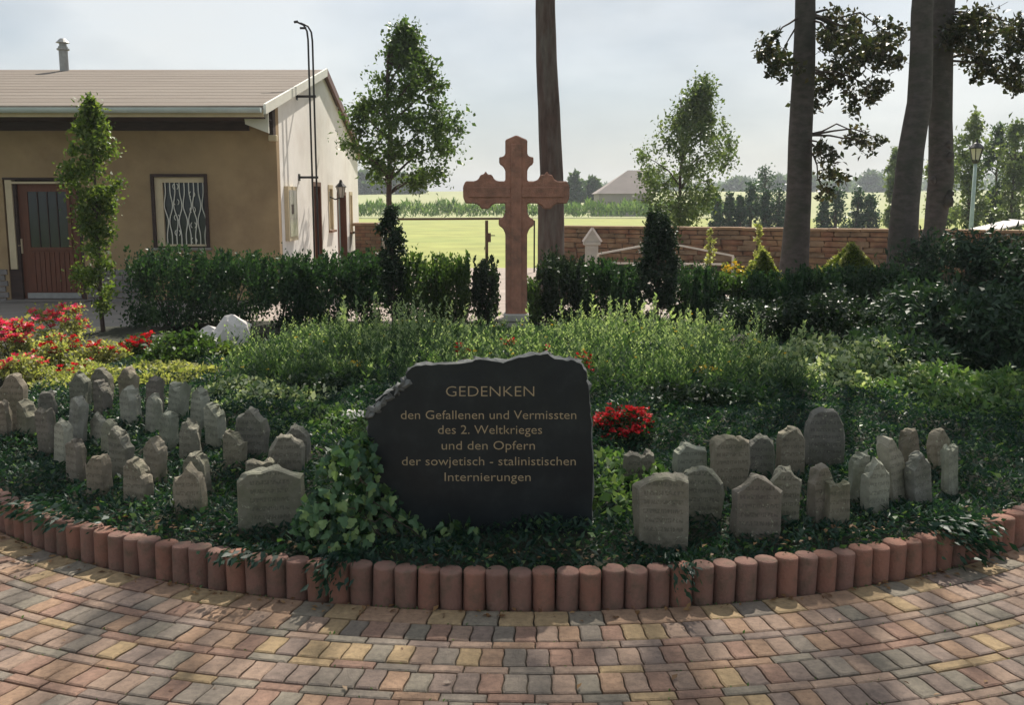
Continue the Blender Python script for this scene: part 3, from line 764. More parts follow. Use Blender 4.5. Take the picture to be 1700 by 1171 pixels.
# rough chipped ledge at the upper left shoulder
ch = MB()
for k in range(22):
    t = k / 21; px = 613 + 62 * t; py = 690 - 55 * t; c = SX(px, py)
    w = rng.uniform(.01, .022); M = Matrix.Translation((c[0] + rng.normal() * .008, c[1] + .012 + rng.random() * .02, c[2] + rng.normal() * .008)) @ Matrix.Rotation(rng.random() * 3, 4, 'Y') @ Matrix.Rotation(rng.normal() * .6, 4, 'X')
    ic = bmesh.new(); bmesh.ops.create_icosphere(ic, subdivisions=1, radius=1)
    VV = [tuple(M @ Vector((v.co.x * w * 1.5 + rng.normal() * .003, v.co.y * .02, v.co.z * w * .7 + rng.normal() * .003))) for v in ic.verts]
    ch.add(VV, [tuple(v.index for v in f.verts) for f in ic.faces]); ic.free()
ch.build('chipped_edge', MAT['granite_edge'], slab_)
lines = [('GEDENKEN', 740, 887, 651, 17.5, 1), ('den Gefallenen und Vermissten', 665, 957, 697.5, 15, 0), ('des 2. Weltkrieges', 727, 900, 722, 15, 0), ('und den Opfern', 733, 888, 748, 15, 0), ('der sowjetisch - stalinistischen', 667, 956, 774, 15, 0), ('Internierungen', 738, 881, 800, 15, 0)]
dg = bpy.context.evaluated_depsgraph_get()
for txt, x0, x1, yb, hp, cap in lines:
    cu = bpy.data.curves.new('inscription', 'FONT'); cu.body = txt; cu.size = 1; cu.extrude = .02; cu.resolution_u = 3
    cu.offset = -.008 if not cap else -.014
    to = bpy.data.objects.new('t', cu); col.objects.link(to); bpy.context.view_layer.update()
    me = bpy.data.meshes.new_from_object(to.evaluated_get(bpy.context.evaluated_depsgraph_get())); bpy.data.objects.remove(to)
    co_ = np.empty(len(me.vertices) * 3, dtype=np.float32); me.vertices.foreach_get('co', co_); co_ = co_.reshape(-1, 3)
    mn, mxx = co_[:, 0].min(), co_[:, 0].max()
    yb2 = yb + (hp * .5 if cap else 0)
    A, B = SX(x0, yb2), SX(x1, yb2); sx = (B[0] - A[0]) / (mxx - mn); sz = (SX(800, 700)[2] - SX(800, 700 + hp)[2]) / .72
    nx = A[0] + (co_[:, 0] - mn) * sx; nz_ = A[2] + co_[:, 1] * sz
    ny = -.0015 + nz_ * lean - co_[:, 2] * .05
    me.vertices.foreach_set('co', np.stack([nx, ny, nz_], 1).astype(np.float32).ravel())
    me.materials.clear(); me.materials.append(MAT['letter_gold']); me.update(); me.name = 'inscription'
    # one object per word
    X_ = nx; pm_ = [(min(X_[v] for v in p.vertices), max(X_[v] for v in p.vertices), p.index) for p in me.polygons]
    iv = sorted(pm_); cuts = []; hi = iv[0][1]
    for a_, b_, _ in iv:
        if a_ - hi > .16 * sz * 1.0: cuts.append((a_ + hi) / 2)
        hi = max(hi, b_)
    bins = {}
    for a_, b_, i_ in pm_: bins.setdefault(sum(1 for c_ in cuts if a_ > c_), []).append(i_)
    vco = np.stack([nx, ny, nz_], 1)
    for kk in sorted(bins):
        used = {}; FF = []
        for i_ in bins[kk]: FF.append(tuple(used.setdefault(v, len(used)) for v in me.polygons[i_].vertices))
        link('inscription', mesh('inscription', vco[list(used)], FF, MAT['letter_gold']), slab_)
    bpy.data.meshes.remove(me)

# ---------------------------------------------------------------- small memorial headstones
# (centre x, top y, base y, overall width in photograph pixels, turn in degrees, shape, lean, material, label)
HS = [
 (20, 622, 716, 56, 22, 'peak', 2, 'tan', 'large peaked grey headstone at the far left edge, below the roses'),
 (4, 668, 728, 24, 45, 'round', 0, 'tan', 'small headstone half cut off by the left edge of the photo'),
 (42, 669, 727, 40, 58, 'slope', 2, 'tan', 'headstone with a sloping rough shoulder in front of the large peaked one at far left'),
 (78, 651, 692, 25, 15, 'round', 0, 'grey', 'small dark round-topped headstone between the far left group and the peaked pair'),
 (77, 681, 744, 27, 48, 'flat', -2, 'tan', 'narrow flat-topped headstone directly in front of the small dark round one'),
 (131, 620, 684, 40, 30, 'peak', 0, 'grey', 'peaked dark headstone in the back row, left of two close together below the roses'),
 (167, 613, 672, 42, 25, 'round', 0, 'grey', 'round-topped headstone in the back row, directly right of the peaked one below the roses'),
 (168, 635, 694, 36, 52, 'slope', 0, 'tan', 'one-shouldered headstone directly in front of the back row pair'),
 (124, 661, 737, 32, 60, 'knob', 7, 'light', 'tall pale narrow headstone leaning right, with a light knob on top'),
 (101, 701, 768, 30, 60, 'knob', 3, 'light', 'thin pale headstone with a rough rounded head, left of the capped low one'),
 (123, 733, 795, 33, 58, 'knob', 2, 'tan', 'low headstone with a two-stepped flat cap near the front of the left group'),
 (160, 688, 735, 22, 55, 'peak', 4, 'light', 'slim pointed pale headstone behind the middle rows, left of the long leaf gap'),
 (178, 701, 762, 27, 58, 'irregular', 2, 'light', 'slim rough-topped headstone just behind the smooth sloping dark one'),
 (197, 715, 792, 43, 40, 'slope', 3, 'grey', 'smooth dark headstone with a long right slope amid the left group'),
 (212, 612, 674, 40, 40, 'peak', 0, 'tan', 'headstone with a pointed rim, second pair from left in the back row'),
 (215, 646, 710, 40, 56, 'round', 0, 'light', 'pale round-headed headstone in front of the pointed-rim one in the back row'),
 (255, 630, 692, 33, 45, 'irregular', 0, 'tan', 'dark ragged-topped headstone in the back row left of the hollow-topped one'),
 (252, 656, 724, 27, 60, 'peak', 3, 'light', 'narrow greenish headstone in front of the ragged-topped back row one'),
 (292, 638, 702, 38, 50, 'horn', 6, 'light', 'pale headstone with a hollow saddle-shaped top in the back row'),
 (279, 686, 748, 33, 56, 'irregular', 4, 'light', 'leaning narrow headstone with a rough pale head below the hollow-topped one'),
 (160, 757, 816, 40, 42, 'round', 2, 'tan', 'small round-topped headstone nearest the kerb on the left'),
 (226, 766, 834, 56, 34, 'slope', 2, 'tan', 'broad headstone with a pitted sloping right side in the front row left'),
 (255, 728, 802, 40, 50, 'peak', 2, 'tan', 'tall tan headstone with a bright pointed head behind the pitted broad one'),
 (314, 702, 772, 41, 46, 'round', 0, 'grey', 'dark headstone with a light rounded rim, right of the tan pointed one'),
 (330, 645, 714, 33, 52, 'peak', 3, 'light', 'pale headstone with a small peak in the back row, right of the hollow-topped one'),
 (357, 672, 744, 41, 44, 'slope', 0, 'light', 'flat-faced greenish headstone at the right end of the back row'),
 (417, 678, 770, 54, 20, 'peak', 0, 'grey', 'large dark headstone with a sharp pointed top beside the ground cover'),
 (388, 718, 784, 43, 32, 'slope', 0, 'tan', 'brownish headstone with a sloping top left of the sharp pointed dark one'),
 (326, 754, 814, 53, 28, 'round', 0, 'grey', 'broad low headstone with a mossy rim behind the narrow front row one'),
 (314, 780, 848, 64, 20, 'peak', 0, 'tan', 'front row headstone with a bluntly pointed top and a lichen-edged right side'),
 (475, 727, 790, 59, 8, 'round', 0, 'grey', 'round-topped headstone just left of the ivy, pale bead along its top'),
 (492, 711, 772, 42, 12, 'round', 0, 'grey', 'headstone almost hidden behind the round-topped one beside the ivy'),
 (431, 768, 805, 48, 5, 'flat', 0, 'tan', 'headstone showing only a pale flat top behind the very wide arched one'),
 (447, 780, 872, 117, 4, 'arch', 0, 'grey', 'very wide low arched headstone beside the ivy left of the slate slab'),
 (1062, 753, 806, 52, -6, 'flat', 0, 'grey', 'small flat-topped headstone below the red flowers'),
 (1146, 744, 802, 61, -14, 'irregular', 0, 'light', 'pale chipped headstone behind the two front round ones right of the slab'),
 (1102, 795, 893, 87, -3, 'irregular', 0, 'grey', 'widest front row headstone right of the slab, with a stepped left shoulder'),
 (1163, 779, 862, 73, -5, 'round', 0, 'grey', 'dark round-topped headstone tucked behind the right side of the widest one'),
 (1211, 728, 815, 66, -20, 'irregular', 0, 'tan', 'headstone with a deeply broken left shoulder in the second row on the right'),
 (1264, 724, 794, 51, -14, 'peak', 0, 'grey', 'headstone with a shallow pointed top between the broken-shouldered and the rough-edged ones'),
 (1312, 713, 788, 52, -20, 'round', 0, 'tan', 'headstone with a rough dark left edge just left of the tallest one'),
 (1258, 790, 883, 82, -12, 'peak', 0, 'tan', 'broad headstone with a blunt gable top and dark carved lines, front row right'),
 (1302, 779, 866, 55, -14, 'round', 0, 'grey', 'dark round headstone tucked behind the blunt gabled one'),
 (1370, 682, 772, 66, -12, 'round', 0, 'grey', 'tallest and biggest round-topped headstone at the back of the right group'),
 (1366, 774, 858, 42, -38, 'round', -2, 'tan', 'round-topped headstone with flaking left side behind a small low one'),
 (1389, 803, 862, 40, -30, 'flat', 0, 'tan', 'smallest headstone of the right group, low with a flat slanting top'),
 (1428, 757, 828, 32, -58, 'irregular', 0, 'light', 'thin dark-sided headstone with a pale crown left of the smooth light one'),
 (1458, 766, 845, 42, -32, 'peak', -3, 'light', 'smooth light grey headstone with a pointed top and clean straight sides'),
 (1489, 724, 826, 46, -50, 'slope', -8, 'light', 'tall pale headstone leaning left with a rough dark left flank'),
 (1514, 712, 792, 34, -58, 'round', -9, 'tan', 'leaning round-headed headstone behind the tall pale leaning one'),
 (1532, 753, 829, 40, -45, 'peak', -8, 'light', 'pale tapering headstone leaning left at the front of the far right trio'),
 (1565, 714, 780, 34, -55, 'round', -6, 'tan', 'rough round-headed headstone at the far right end, at the back'),
 (1580, 742, 808, 24, -65, 'flat', -4, 'light', 'thinnest pale upright headstone at the far right end of the group'),
]
shapes = {
 'round': lambda t: .74 + .26 * (1 - abs(2 * t - 1) ** 2.6),
 'arch': lambda t: .86 + .14 * (1 - abs(2 * t - 1) ** 2),
 'peak': lambda t: .76 + .24 * (1 - abs(2 * t - 1) ** 1.35),
 'flat': lambda t: .97 + .03 * sin(9 * t),
 'slope': lambda t: 1.0 - .10 * (t < .12) - .30 * max(0, t - .35) ** 1.1 / .62,
 'irregular': lambda t: .80 + .20 * min(1, .3 + 2.2 * t) * (1 - .25 * max(0, t - .75) / .25),
 'horn': lambda t: .86 + .14 * abs(2 * t - 1) ** 1.3,
 'knob': lambda t: .86 + .14 * (1 - abs(2 * t - 1) ** 3)}
for (cx, ty, by, wp, phi, shp, lean_, mt, lab) in HS:
    b = G(cx, by, .17); d = b[1] * cos(PITCH) + (EYE - .17) * sin(PITCH)
    top = at(cx, ty, b[1] + .03)[2]; zb = float(bedz(b[0], b[1]))
    wm = wp * d / F; phr = radians(abs(phi)); view = math.atan2(b[0], b[1])
    T = float(rng.uniform(.09, .13)); T = min(T, wm * .62)
    Wd = float(np.clip((wm * (.82 if cx < 340 else .93) - T * sin(phr)) / max(cos(phr), .3), .1, .4))
    H = top - zb
    # outline: from bottom right up and over to bottom left
    ins = .0; pts = [(Wd / 2, -.12), (Wd / 2 * 1.01, H * .3), (Wd / 2 * 1.0, H * .55)]
    K = 17
    for k in range(K):
        t = 1 - k / (K - 1); pts.append((Wd * (t - .5) * (.985), H * shapes[shp](t)))
    pts += [(-Wd / 2, H * .55), (-Wd / 2 * 1.01, H * .3), (-Wd / 2, -.12)]
    p2 = np.array(pts); p2[1:-1] += smooth_jit(len(p2) - 2, .004)
    n = len(p2); c2 = np.array([0, H * .5]); V = []; rough = .006
    for dep, gr, jit in ((0, 0, 0), (.012, .006, .0015), (T * .45, .011, rough), (T * .8, .004, rough), (T, -.012, .003)):
        dd = unit(p2 - c2); q = p2 + dd * gr + smooth_jit(len(p2), jit)
        q[0, 1] = q[-1, 1] = -.12
        V += [(x, dep - T / 2 + rng.normal() * jit * .6, z) for x, z in q]
    Fc = [tuple(range(n)), tuple(4 * n + k for k in range(n))[::-1]]
    for i in range(4):
        for k in range(n): k2 = (k + 1) % n; Fc.append((i * n + k, (i + 1) * n + k, (i + 1) * n + k2, i * n + k2))
    me = mesh('headstone', V, Fc, MAT['headstone_' + mt])
    bm = bmesh.new(); bm.from_mesh(me); bmesh.ops.recalc_face_normals(bm, faces=bm.faces[:]); bmesh.ops.triangulate(bm, faces=[f for f in bm.faces if len(f.verts) > 4])
    bm.to_mesh(me); bm.free()
    rz = -view + radians(-phi)
    o = link('headstone', me, None, (b[0], b[1] + T * .4, zb), (radians(-rng.uniform(0, 4)), radians(lean_), rz))
    tag(o, lab, 'headstone', 'small memorial headstones in the round bed')
# turn sign check: negative rz turns the face towards -X (outwards on the left)

# white rock
b = G(372, 585, .15); rk = bmesh.new(); bmesh.ops.create_icosphere(rk, subdivisions=3, radius=1)
for v in rk.verts:
    v.co += Vector(tuple(rng.normal(size=3) * .05)); v.co.x *= .24 * (1 + .35 * v.co.z); v.co.y *= .13; v.co.z *= .19
    v.co.z += .05 * (1 if v.co.x > 0 else -.6) * (v.co.z > .05) + (-.04 if abs(v.co.x + .03) < .05 and v.co.z > .06 else 0)
me = bpy.data.meshes.new('rock'); rk.to_mesh(me); rk.free(); me.materials.append(MAT['rock_white'])
tag(link('rock', me, None, (b[0], b[1], float(bedz(b[0], b[1])) + .15)), 'bright white jagged rock standing before the left hedge', 'rock')
b = G(588, 708, .17); rk = bmesh.new(); bmesh.ops.create_icosphere(rk, subdivisions=2, radius=1)
for v in rk.verts: v.co += Vector(tuple(rng.normal(size=3) * .08)); v.co.x *= .09; v.co.y *= .08; v.co.z *= .04
me = bpy.data.meshes.new('rock'); rk.to_mesh(me); rk.free(); me.materials.append(MAT['rock_white'])
tag(link('rock', me, None, (b[0], b[1], float(bedz(b[0], b[1])) + .05)), 'small pale stone lying at the left shoulder of the slate slab', 'rock')

# pale gothic headstone and pale gable-shaped frame before the wall
b = at(982, 430, 19.0)
s1 = empty('gothic_gravestone', (float(b[0]), 19.0, -.01), 0, 'slim pale gravestone with a steep pointed gable in front of the wall', 'gravestone')
zt1 = float(at(982, 379, 19)[2]); zt2 = float(at(982, 400, 19)[2])
bevel(MB().box(-.12, .12, -.08, .08, 0, zt2 - .07).build('shaft', MAT['stone_pale'], s1), .01)
bevel(MB().box(-.16, .16, -.11, .11, zt2 - .068, zt2 - .0).build('cornice', MAT['stone_pale'], s1), .01)
g = MB().add([(-.17, -.1, zt2 + .002), (.17, -.1, zt2 + .002), (0, -.1, zt1), (-.17, .1, zt2 + .002), (.17, .1, zt2 + .002), (0, .1, zt1)], [(0, 1, 2), (5, 4, 3), (0, 2, 5, 3), (1, 4, 5, 2), (0, 3, 4, 1)]).build('gable', MAT['stone_pale'], s1)
for sg in (-1, 1): MB().bar((sg * .18, -.11, zt2), (0, -.11, zt1 + .02), .035).build('gable_rim', MAT['rock_white'], s1)
p0, p1, pa = at(993, 422, 18.0), at(1218, 425, 18.0), at(1100, 402, 18.0); q0, q1 = at(993, 437, 18.0), at(1200, 439, 18.0)
fr = empty('grave_frame', (float(pa[0]), 18.0, -.01), 0, 'low pale frame with two sloping bars forming a flat gable in front of the wall', 'frame')
rel = lambda p: (float(p[0] - pa[0]), 0, float(p[2]) + .01)
MB().bar(rel(p0), rel(pa), .032).build('sloping_bar', MAT['metal_pale'], fr); MB().bar(rel(pa), rel(p1), .032).build('sloping_bar', MAT['metal_pale'], fr)
MB().bar(rel(q0), rel(q1), .03).build('cross_bar', MAT['metal_pale'], fr)
for q, z in ((p0, p0[2]), (p1, p1[2])): MB().bar((float(q[0] - pa[0]), .04, 0), (float(q[0] - pa[0]), .04, float(z)), .04).build('post', MAT['metal_pale'], fr)
for pxx, lab in ((1015, 'low reddish grave kerb stone below the pale gable frame'),):
    b = at(pxx, 448, 17.6); o = MB().box(-.35, .35, -.12, .12, 0, .38).build('grave_kerb', MAT['brick_red'], None, loc=(b[0], 17.6, -.01)); bevel(o, .02); tag(o, lab, 'grave')

# street lamp beyond the wall
LY = 31.0; b = at(1612, 380, LY)
lam = empty('street_lamp', (float(b[0]), LY, -.03), 0, 'old-style street lamp with grey-green post and lantern head beyond the wall', 'street lamp')
lz = lambda py: float(at(1612, py, LY)[2]) + .03
MB().lathe([(.09, 0), (.09, .5), (.065, .55), (.05, lz(272))], 12).build('post', MAT['lamp_post'], lam, True)
MB().lathe([(.05, lz(272)), (.1, lz(270)), (.12, lz(266))], 8).build('lantern_base', MAT['metal_dark'], lam)
MB().lathe([(.11, lz(265)), (.19, lz(247))], 6).build('lantern_glass', MAT['glass_pale'], lam)
MB().lathe([(.25, lz(247)), (.23, lz(245)), (.1, lz(238)), (.03, lz(236)), (.03, lz(231))], 8).build('lantern_roof', MAT['metal_dark'], lam)
for k in range(6):
    a = 2 * pi * k / 6; MB().bar((.115 * cos(a), .115 * sin(a), lz(266)), (.195 * cos(a), .195 * sin(a), lz(246)), .022).build('glazing_bar', MAT['metal_dark'], lam)
# pale low roof beyond the wall, right
q = at(1640, 384, 26.0)
sh = empty('low_shelter', (float(q[0]), 26.0, 0), 0, 'low pale slanting roof just visible above the shrubs right of the lamp post', 'shelter')
z0 = float(q[2])
MB().box(-.8, .75, -.4, 1.2, z0 - .04, z0).build('roof_sheet', MAT['stone_pale'], sh)
MB().add([(-.1, -.4, z0 + .02), (.95, -.4, z0 + .27), (.95, .8, z0 + .3), (-.1, .8, z0 + .05), (-.1, -.4, z0 + .0025), (.95, -.4, z0 + .22), (.95, .8, z0 + .25), (-.1, .8, z0 + .03)], [(0, 1, 2, 3), (7, 6, 5, 4), (0, 4, 5, 1), (1, 5, 6, 2), (2, 6, 7, 3), (3, 7, 4, 0)]).build('roof_sheet', MAT['rock_white'], sh)
for x, y in ((-.7, -.3), (.65, -.3), (-.7, 1.1), (.65, 1.1)): MB().bar((x, y, -.03), (x, y, z0 - .042), .06).build('post', MAT['metal_pale'], sh)

# barn on the field
BY = 112.0; b0, b1 = at(994, 345, BY), at(1082, 345, BY); gzb = float(land(b0[0], BY)) - .1
bw = float(b1[0] - b0[0]); barn = empty('barn', (float(b0[0]), BY, gzb), 0, 'distant pale grey barn with a steep roof on the field edge', 'barn')
ze = float(at(997, 320, BY)[2]) - gzb; zri = float(at(1048, 281, BY)[2]) - gzb
MB().box(0, bw, 0, 7, 0, ze).build('wall', MAT['barn_wall'], barn)
xr = float(at(1048, 300, BY)[0] - b0[0])
MB().add([(-.3, -.3, ze - .1), (bw + .4, -.3, ze - .1), (bw + .4, 3.5, zri), (xr, 3.5, zri), (-.3, 7.3, ze - .1), (bw + .4, 7.3, ze - .1)], [(0, 1, 2, 3), (5, 4, 3, 2), (0, 3, 4), (1, 5, 2), (0, 4, 5, 1)]).build('roof', MAT['barn_roof'], barn)
for k in range(2): MB().box(1 + k * 2.1, 1.7 + k * 2.1, -.05, .02, .9, 1.6).build('window', MAT['timber_dark'], barn)
MB().box(bw - 1.6, bw - .4, -.05, .02, .05, 1.9).build('door', MAT['timber_dark'], barn)
# ---------------------------------------------------------------- trees with trunks in view; unseen crowns shifted to shade bed and paving
def limb_path(a, b, n=5, sag=.12, r=None):
    r = r or rng; a = np.array(a, float); b = np.array(b, float); L_ = np.linalg.norm(b - a)
    return [a + (b - a) * t + r.normal(size=3) * L_ * sag * .35 * sin(pi * t) + np.array([0, 0, L_ * .10 * sin(pi * t)]) for t in np.linspace(0, 1, n)]
def big_tree(name, Y, pts, crown_c, crown_R, nleaf, mat, label, cat, low=(), bark='bark', leaf=.085, base_flare=1.25, group=None, ncl=60):
    px_off = pts[0][0] > 1000
    P = [at(px, py, Y) for px, py, w in pts]; W_ = [w * (.88 if px_off else .94) * (p[1] * cos(PITCH) - (p[2] - EYE) * sin(PITCH)) / F / 2 for p, (_, _, w) in zip(P, pts)]
    base = P[0].copy(); base[2] = -.05
    t = empty(name, base * np.array([1, 1, 1]), 0, label, cat, group)
    o = np.array(base)
    path = [base - o, base - o + np.array([0, 0, .25])] + [p - o for p in P]; rad = [W_[0] * base_flare * 1.1, W_[0] * base_flare] + W_
    last = path[-1]; d = unit(path[-1] - path[-3])
    for k in range(1, 5): path.append(last + d * k * 1.6 + rng.normal(size=3) * .08); rad.append(W_[-1] * (1 - k * .17))
    q = []; qr = []
    for i in range(len(path) - 1):                      # smooth subdivision
        for s in (0, .5): q.append(path[i] * (1 - s) + path[i + 1] * s); qr.append(rad[i] * (1 - s) + rad[i + 1] * s)
    q.append(path[-1]); qr.append(rad[-1])
    MB().tube(q, qr, 18, wob=.05).build('trunk', MAT[bark], t, True)
    cc = np.array(crown_c, float)
    Pn, C = clumps(nleaf, cc, crown_R, 36, .11, .3)
    brm = MB(); top = path[-1]
    for k, c in enumerate(C[:22]):
        s = path[-1 - (k % 4)]; e = c - o
        if e[2] < s[2] + .3: s = path[-4]
        brm.tube(limb_path(s, e, 5), list(np.linspace(.07, .012, 5)), 5)
    lowP = []
    for (px, py, rp, n, dy) in low:
        c = at(px, py, Y + dy); R = rp * Y / F * 1.12
        g, _ = clumps(int(n * 2.3), c, (R, R * .9, R * .85), 16, .2, .25); lowP.append(g)
    brm.build('branches', MAT['twig'], t, True)
    if lowP:
        lowP = np.concatenate(lowP)
        bm_ = MB()
        for (px, py, rp, n, dy) in low:
            c = at(px, py, Y + dy) - o
            s = np.array(path[-6] if py < 160 else path[-6])
            k = int(np.argmin([abs(pp[2] - (c[2] + .35)) for pp in path])); s = path[k]
            bm_.tube(limb_path(s, c, 6, .08), list(np.linspace(.022, .005, 6)), 5)
            for j in range(4): bm_.tube([c - (c - s) * .25, c + rng.normal(size=3) * rp * Y / F * .6], [.006, .003], 4)
        bm_.build('low_branch', MAT['twig'], t, True)
        Pn = np.concatenate([Pn, lowP])
    link('crown', leafmesh('crown', Pn - o, leaf, leaf * .62, mat), t)
    return t

big_tree('beech_tree', 16.0, [(916, 470, 47), (915, 400, 47), (914, 340, 46), (916, 295, 41), (913, 230, 40), (912, 180, 39), (907, 100, 37), (905, 20, 35)],
         (.6, 12.0, 9.6), (2.9, 3.2, 2.6), 5600, 'leaf_beech', 'big tree with one straight bare reddish-brown trunk rising behind the stone cross', 'tree', bark='bark')
big_tree('beech_tree', 15.0, [(1317, 460, 56), (1321, 420, 51), (1326, 330, 46), (1328, 230, 44), (1334, 120, 42), (1337, 25, 38)],
         (4.0, 12.8, 9.4), (3.0, 4.6, 2.6), 8600, 'leaf_beech', 'tall dark beech trunk with leafy low branches, left of the two crossing trunks', 'tree',
         low=[(1275, 78, 22, 110, -.3), (1300, 115, 26, 120, -.6), (1292, 100, 20, 60, .2), (1385, 130, 38, 210, .5), (1430, 60, 44, 300, .6), (1440, 115, 42, 280, .2), (1470, 90, 30, 160, -.2), (1395, 45, 34, 180, .1), (1460, 150, 22, 80, .3), (1400, 80, 34, 160, -.5), (1425, 165, 24, 100, .4), (1372, 250, 24, 80, -.4), (1390, 285, 24, 85, .3), (1425, 225, 22, 60, .6), (1445, 240, 18, 36, .2), (1370, 320, 16, 40, .4), (1350, 160, 26, 90, .5), (1465, 235, 10, 14, .5), (1480, 60, 24, 90, .5)], bark='bark_beech', leaf=.078)
big_tree('beech_tree', 14.0, [(1497, 462, 58), (1500, 400, 54), (1503, 340, 50), (1512, 250, 47), (1526, 170, 44), (1530, 80, 41), (1531, 20, 39)],
         (6.6, 13.2, 8.2), (3.2, 3.6, 2.8), 4600, 'leaf_beech', 'grey beech trunk leaning right, nearest of the two crossing trunks', 'tree', bark='bark_beech', leaf=.078)
big_tree('beech_tree', 15.6, [(1538, 420, 42), (1552, 380, 38), (1562, 300, 46), (1561, 200, 42), (1563, 100, 41), (1566, 20, 40)],
         (9.2, 16.4, 8.4), (3.6, 3.2, 2.8), 4800, 'leaf_beech', 'knobbly dark beech trunk just behind and right of the grey leaning one', 'tree',
         low=[(1610, 60, 36, 220, -.3), (1650, 60, 44, 320, .3), (1680, 100, 40, 280, 0), (1620, 45, 38, 220, -.4), (1640, 115, 24, 120, .4), (1690, 140, 20, 80, .2), (1600, 95, 22, 80, .2), (1700, 50, 30, 150, -.3)], bark='bark_beech', leaf=.078)

dtree = [o for o in bpy.data.objects if o.get('label', '').startswith('knobbly dark')][0]
for px, py, rr in ((1573, 335, .085), (1577, 322, .06), (1576, 262, .07), (1574, 240, .05), (1549, 300, .05)):
    p = at(px, py, 15.45); ic = bmesh.new(); bmesh.ops.create_icosphere(ic, subdivisions=2, radius=rr)
    for v in ic.verts: v.co += Vector(tuple(rng.normal(size=3) * rr * .12)); v.co.z *= 1.25
    me = bpy.data.meshes.new('knot'); ic.to_mesh(me); ic.free(); me.materials.append(MAT['bark_beech']); me.polygons.foreach_set('use_smooth', [True] * len(me.polygons))
    link('knot', me, dtree, p - np.array(dtree.location))

def crown_tree(name, Y, px, pytop, pybot, wpx, pybase, nleaf, leaf, mat, label, cat, trunk_r=.06, nc=60, sp=.13, shape='egg', group=None, ground=0.0, bark='bark', trunk=True, hang=0.0, seed=None, asym=None, clear=0):
    r = np.random.default_rng(seed or rng.integers(1e6))
    b = at(px, pybase, Y); base = np.array([b[0], Y, ground]); zt_ = at(px, pytop, Y)[2]; zb_ = at(px, pybot, Y)[2]
    R = wpx * Y / F / 2; H = zt_ - zb_
    t = empty(name, base, 0, label, cat, group)
    # clump centres inside a profile
    C = []; 
    while len(C) < nc:
        u = r.random(); a = r.random() * 2 * pi
        if shape == 'egg': pr = (sin(pi * min(1, u * 1.0) ** .75) ** .7) * (1.02 if u < .6 else .95)
        elif shape == 'cone': pr = (1 - u) ** .8 * .95 + .04
        elif shape == 'column': pr = min(1, (u + .04) * 5, (1.03 - u) * 3.2) * (.72 + .28 * sin(9.5 * u + 1.1) * .9)
        elif shape == 'birch': pr = np.interp(u, [0, .15, .35, .55, .68, .85, 1], [.3, .5, .75, 1, .55, .25, .06])
        elif shape == 'young': pr = np.interp(u, [0, .08, .25, .45, .65, .82, 1], [.35, .8, 1.02, .9, .62, .34, .04])
        elif shape == 'yew': pr = min(1, (u + .1) * 6, (1.04 - u) * 4.5) * (.93 + .07 * sin(23 * u))
        else: pr = 1
        rr = R * pr * (r.random() ** .45); C.append((rr * cos(a), rr * sin(a), zb_ - ground + H * u))
    C = np.array(C)
    if asym is not None: C = C + np.array([asym(c[2] - (zb_ - ground)) for c in C])
    idx = r.integers(nc, size=nleaf); s3 = np.array([R, R, min(R, H * .35)]) * sp
    P = C[idx] + blob(r, nleaf) * s3 * (.6 + .8 * r.random(nc)[idx][:, None])
    if hang: P[:, 2] -= hang * r.random(nleaf) ** 2
    if trunk:
        m = MB(); top = np.array([0, 0, H * .86 + zb_ - ground])
        pth = [np.array([0, 0, -.1])] + [np.array([r.normal() * .02 * R, r.normal() * .02 * R, z]) for z in np.linspace(.2, top[2], 7)]
        m.tube(pth, list(np.linspace(trunk_r, trunk_r * .25, 8)), 8); m.build('trunk', MAT[bark], t, True)
        bm_ = MB()
        for c in C[:: max(1, nc // 26)]:
            z0 = max((zb_ - ground) * .9, c[2] - .45 * abs(np.hypot(c[0], c[1])) - .2)
            bm_.tube(limb_path((0, 0, min(z0, top[2])), c, 4, .1, r), list(np.linspace(trunk_r * .35, trunk_r * .08, 4)), 4)
        bm_.build('branches', MAT['twig'], t, True)
    V, Fc = leaf_arrays(P, leaf, leaf * .6, drng=r, bias=(0, 0, .5)); link('crown', mesh('crown', V, Fc, MAT[mat]), t)
    return t

crown_tree('young_tree', 20, 651, 50, 305, 204, 500, 14000, .08, 'leaf_tree', 'young broad-crowned tree with a thin straight trunk right of the house gable', 'tree', .085, 130, .1, 'young', seed=5, asym=lambda h: np.array([.33, 0, 0]))
crown_tree('birch_tree', 27, 1128, 130, 372, 200, 400, 14500, .085, 'leaf_birch', 'loose drooping light green birch with a narrow leaning top beyond the stone wall', 'tree', .07, 150, .085, 'birch', seed=14, hang=.35, asym=lambda h: np.array([.2 * h - .2, 0, 0]))
crown_tree('column_tree', 11.8, 172, 168, 512, 92, 546, 9500, .048, 'leaf_hornbeam', 'slim column-shaped young tree with bright leaves in front of the house door', 'tree', .028, 110, .17, 'column', ground=.05, seed=3)
crown_tree('column_yew', 11.9, 653, 348, 530, 42, 548, 8500, .036, 'leaf_yew', 'very slim dark columnar yew below the young broad-crowned tree', 'shrub', .02, 60, .2, 'yew', ground=.05, seed=8)
ty = crown_tree('column_yew', 11.8, 1090, 362, 545, 66, 552, 15000, .036, 'leaf_yew', 'thick dark columnar yew with several upright tips in front of the stone wall', 'shrub', .03, 80, .16, 'yew', ground=.05, seed=21)

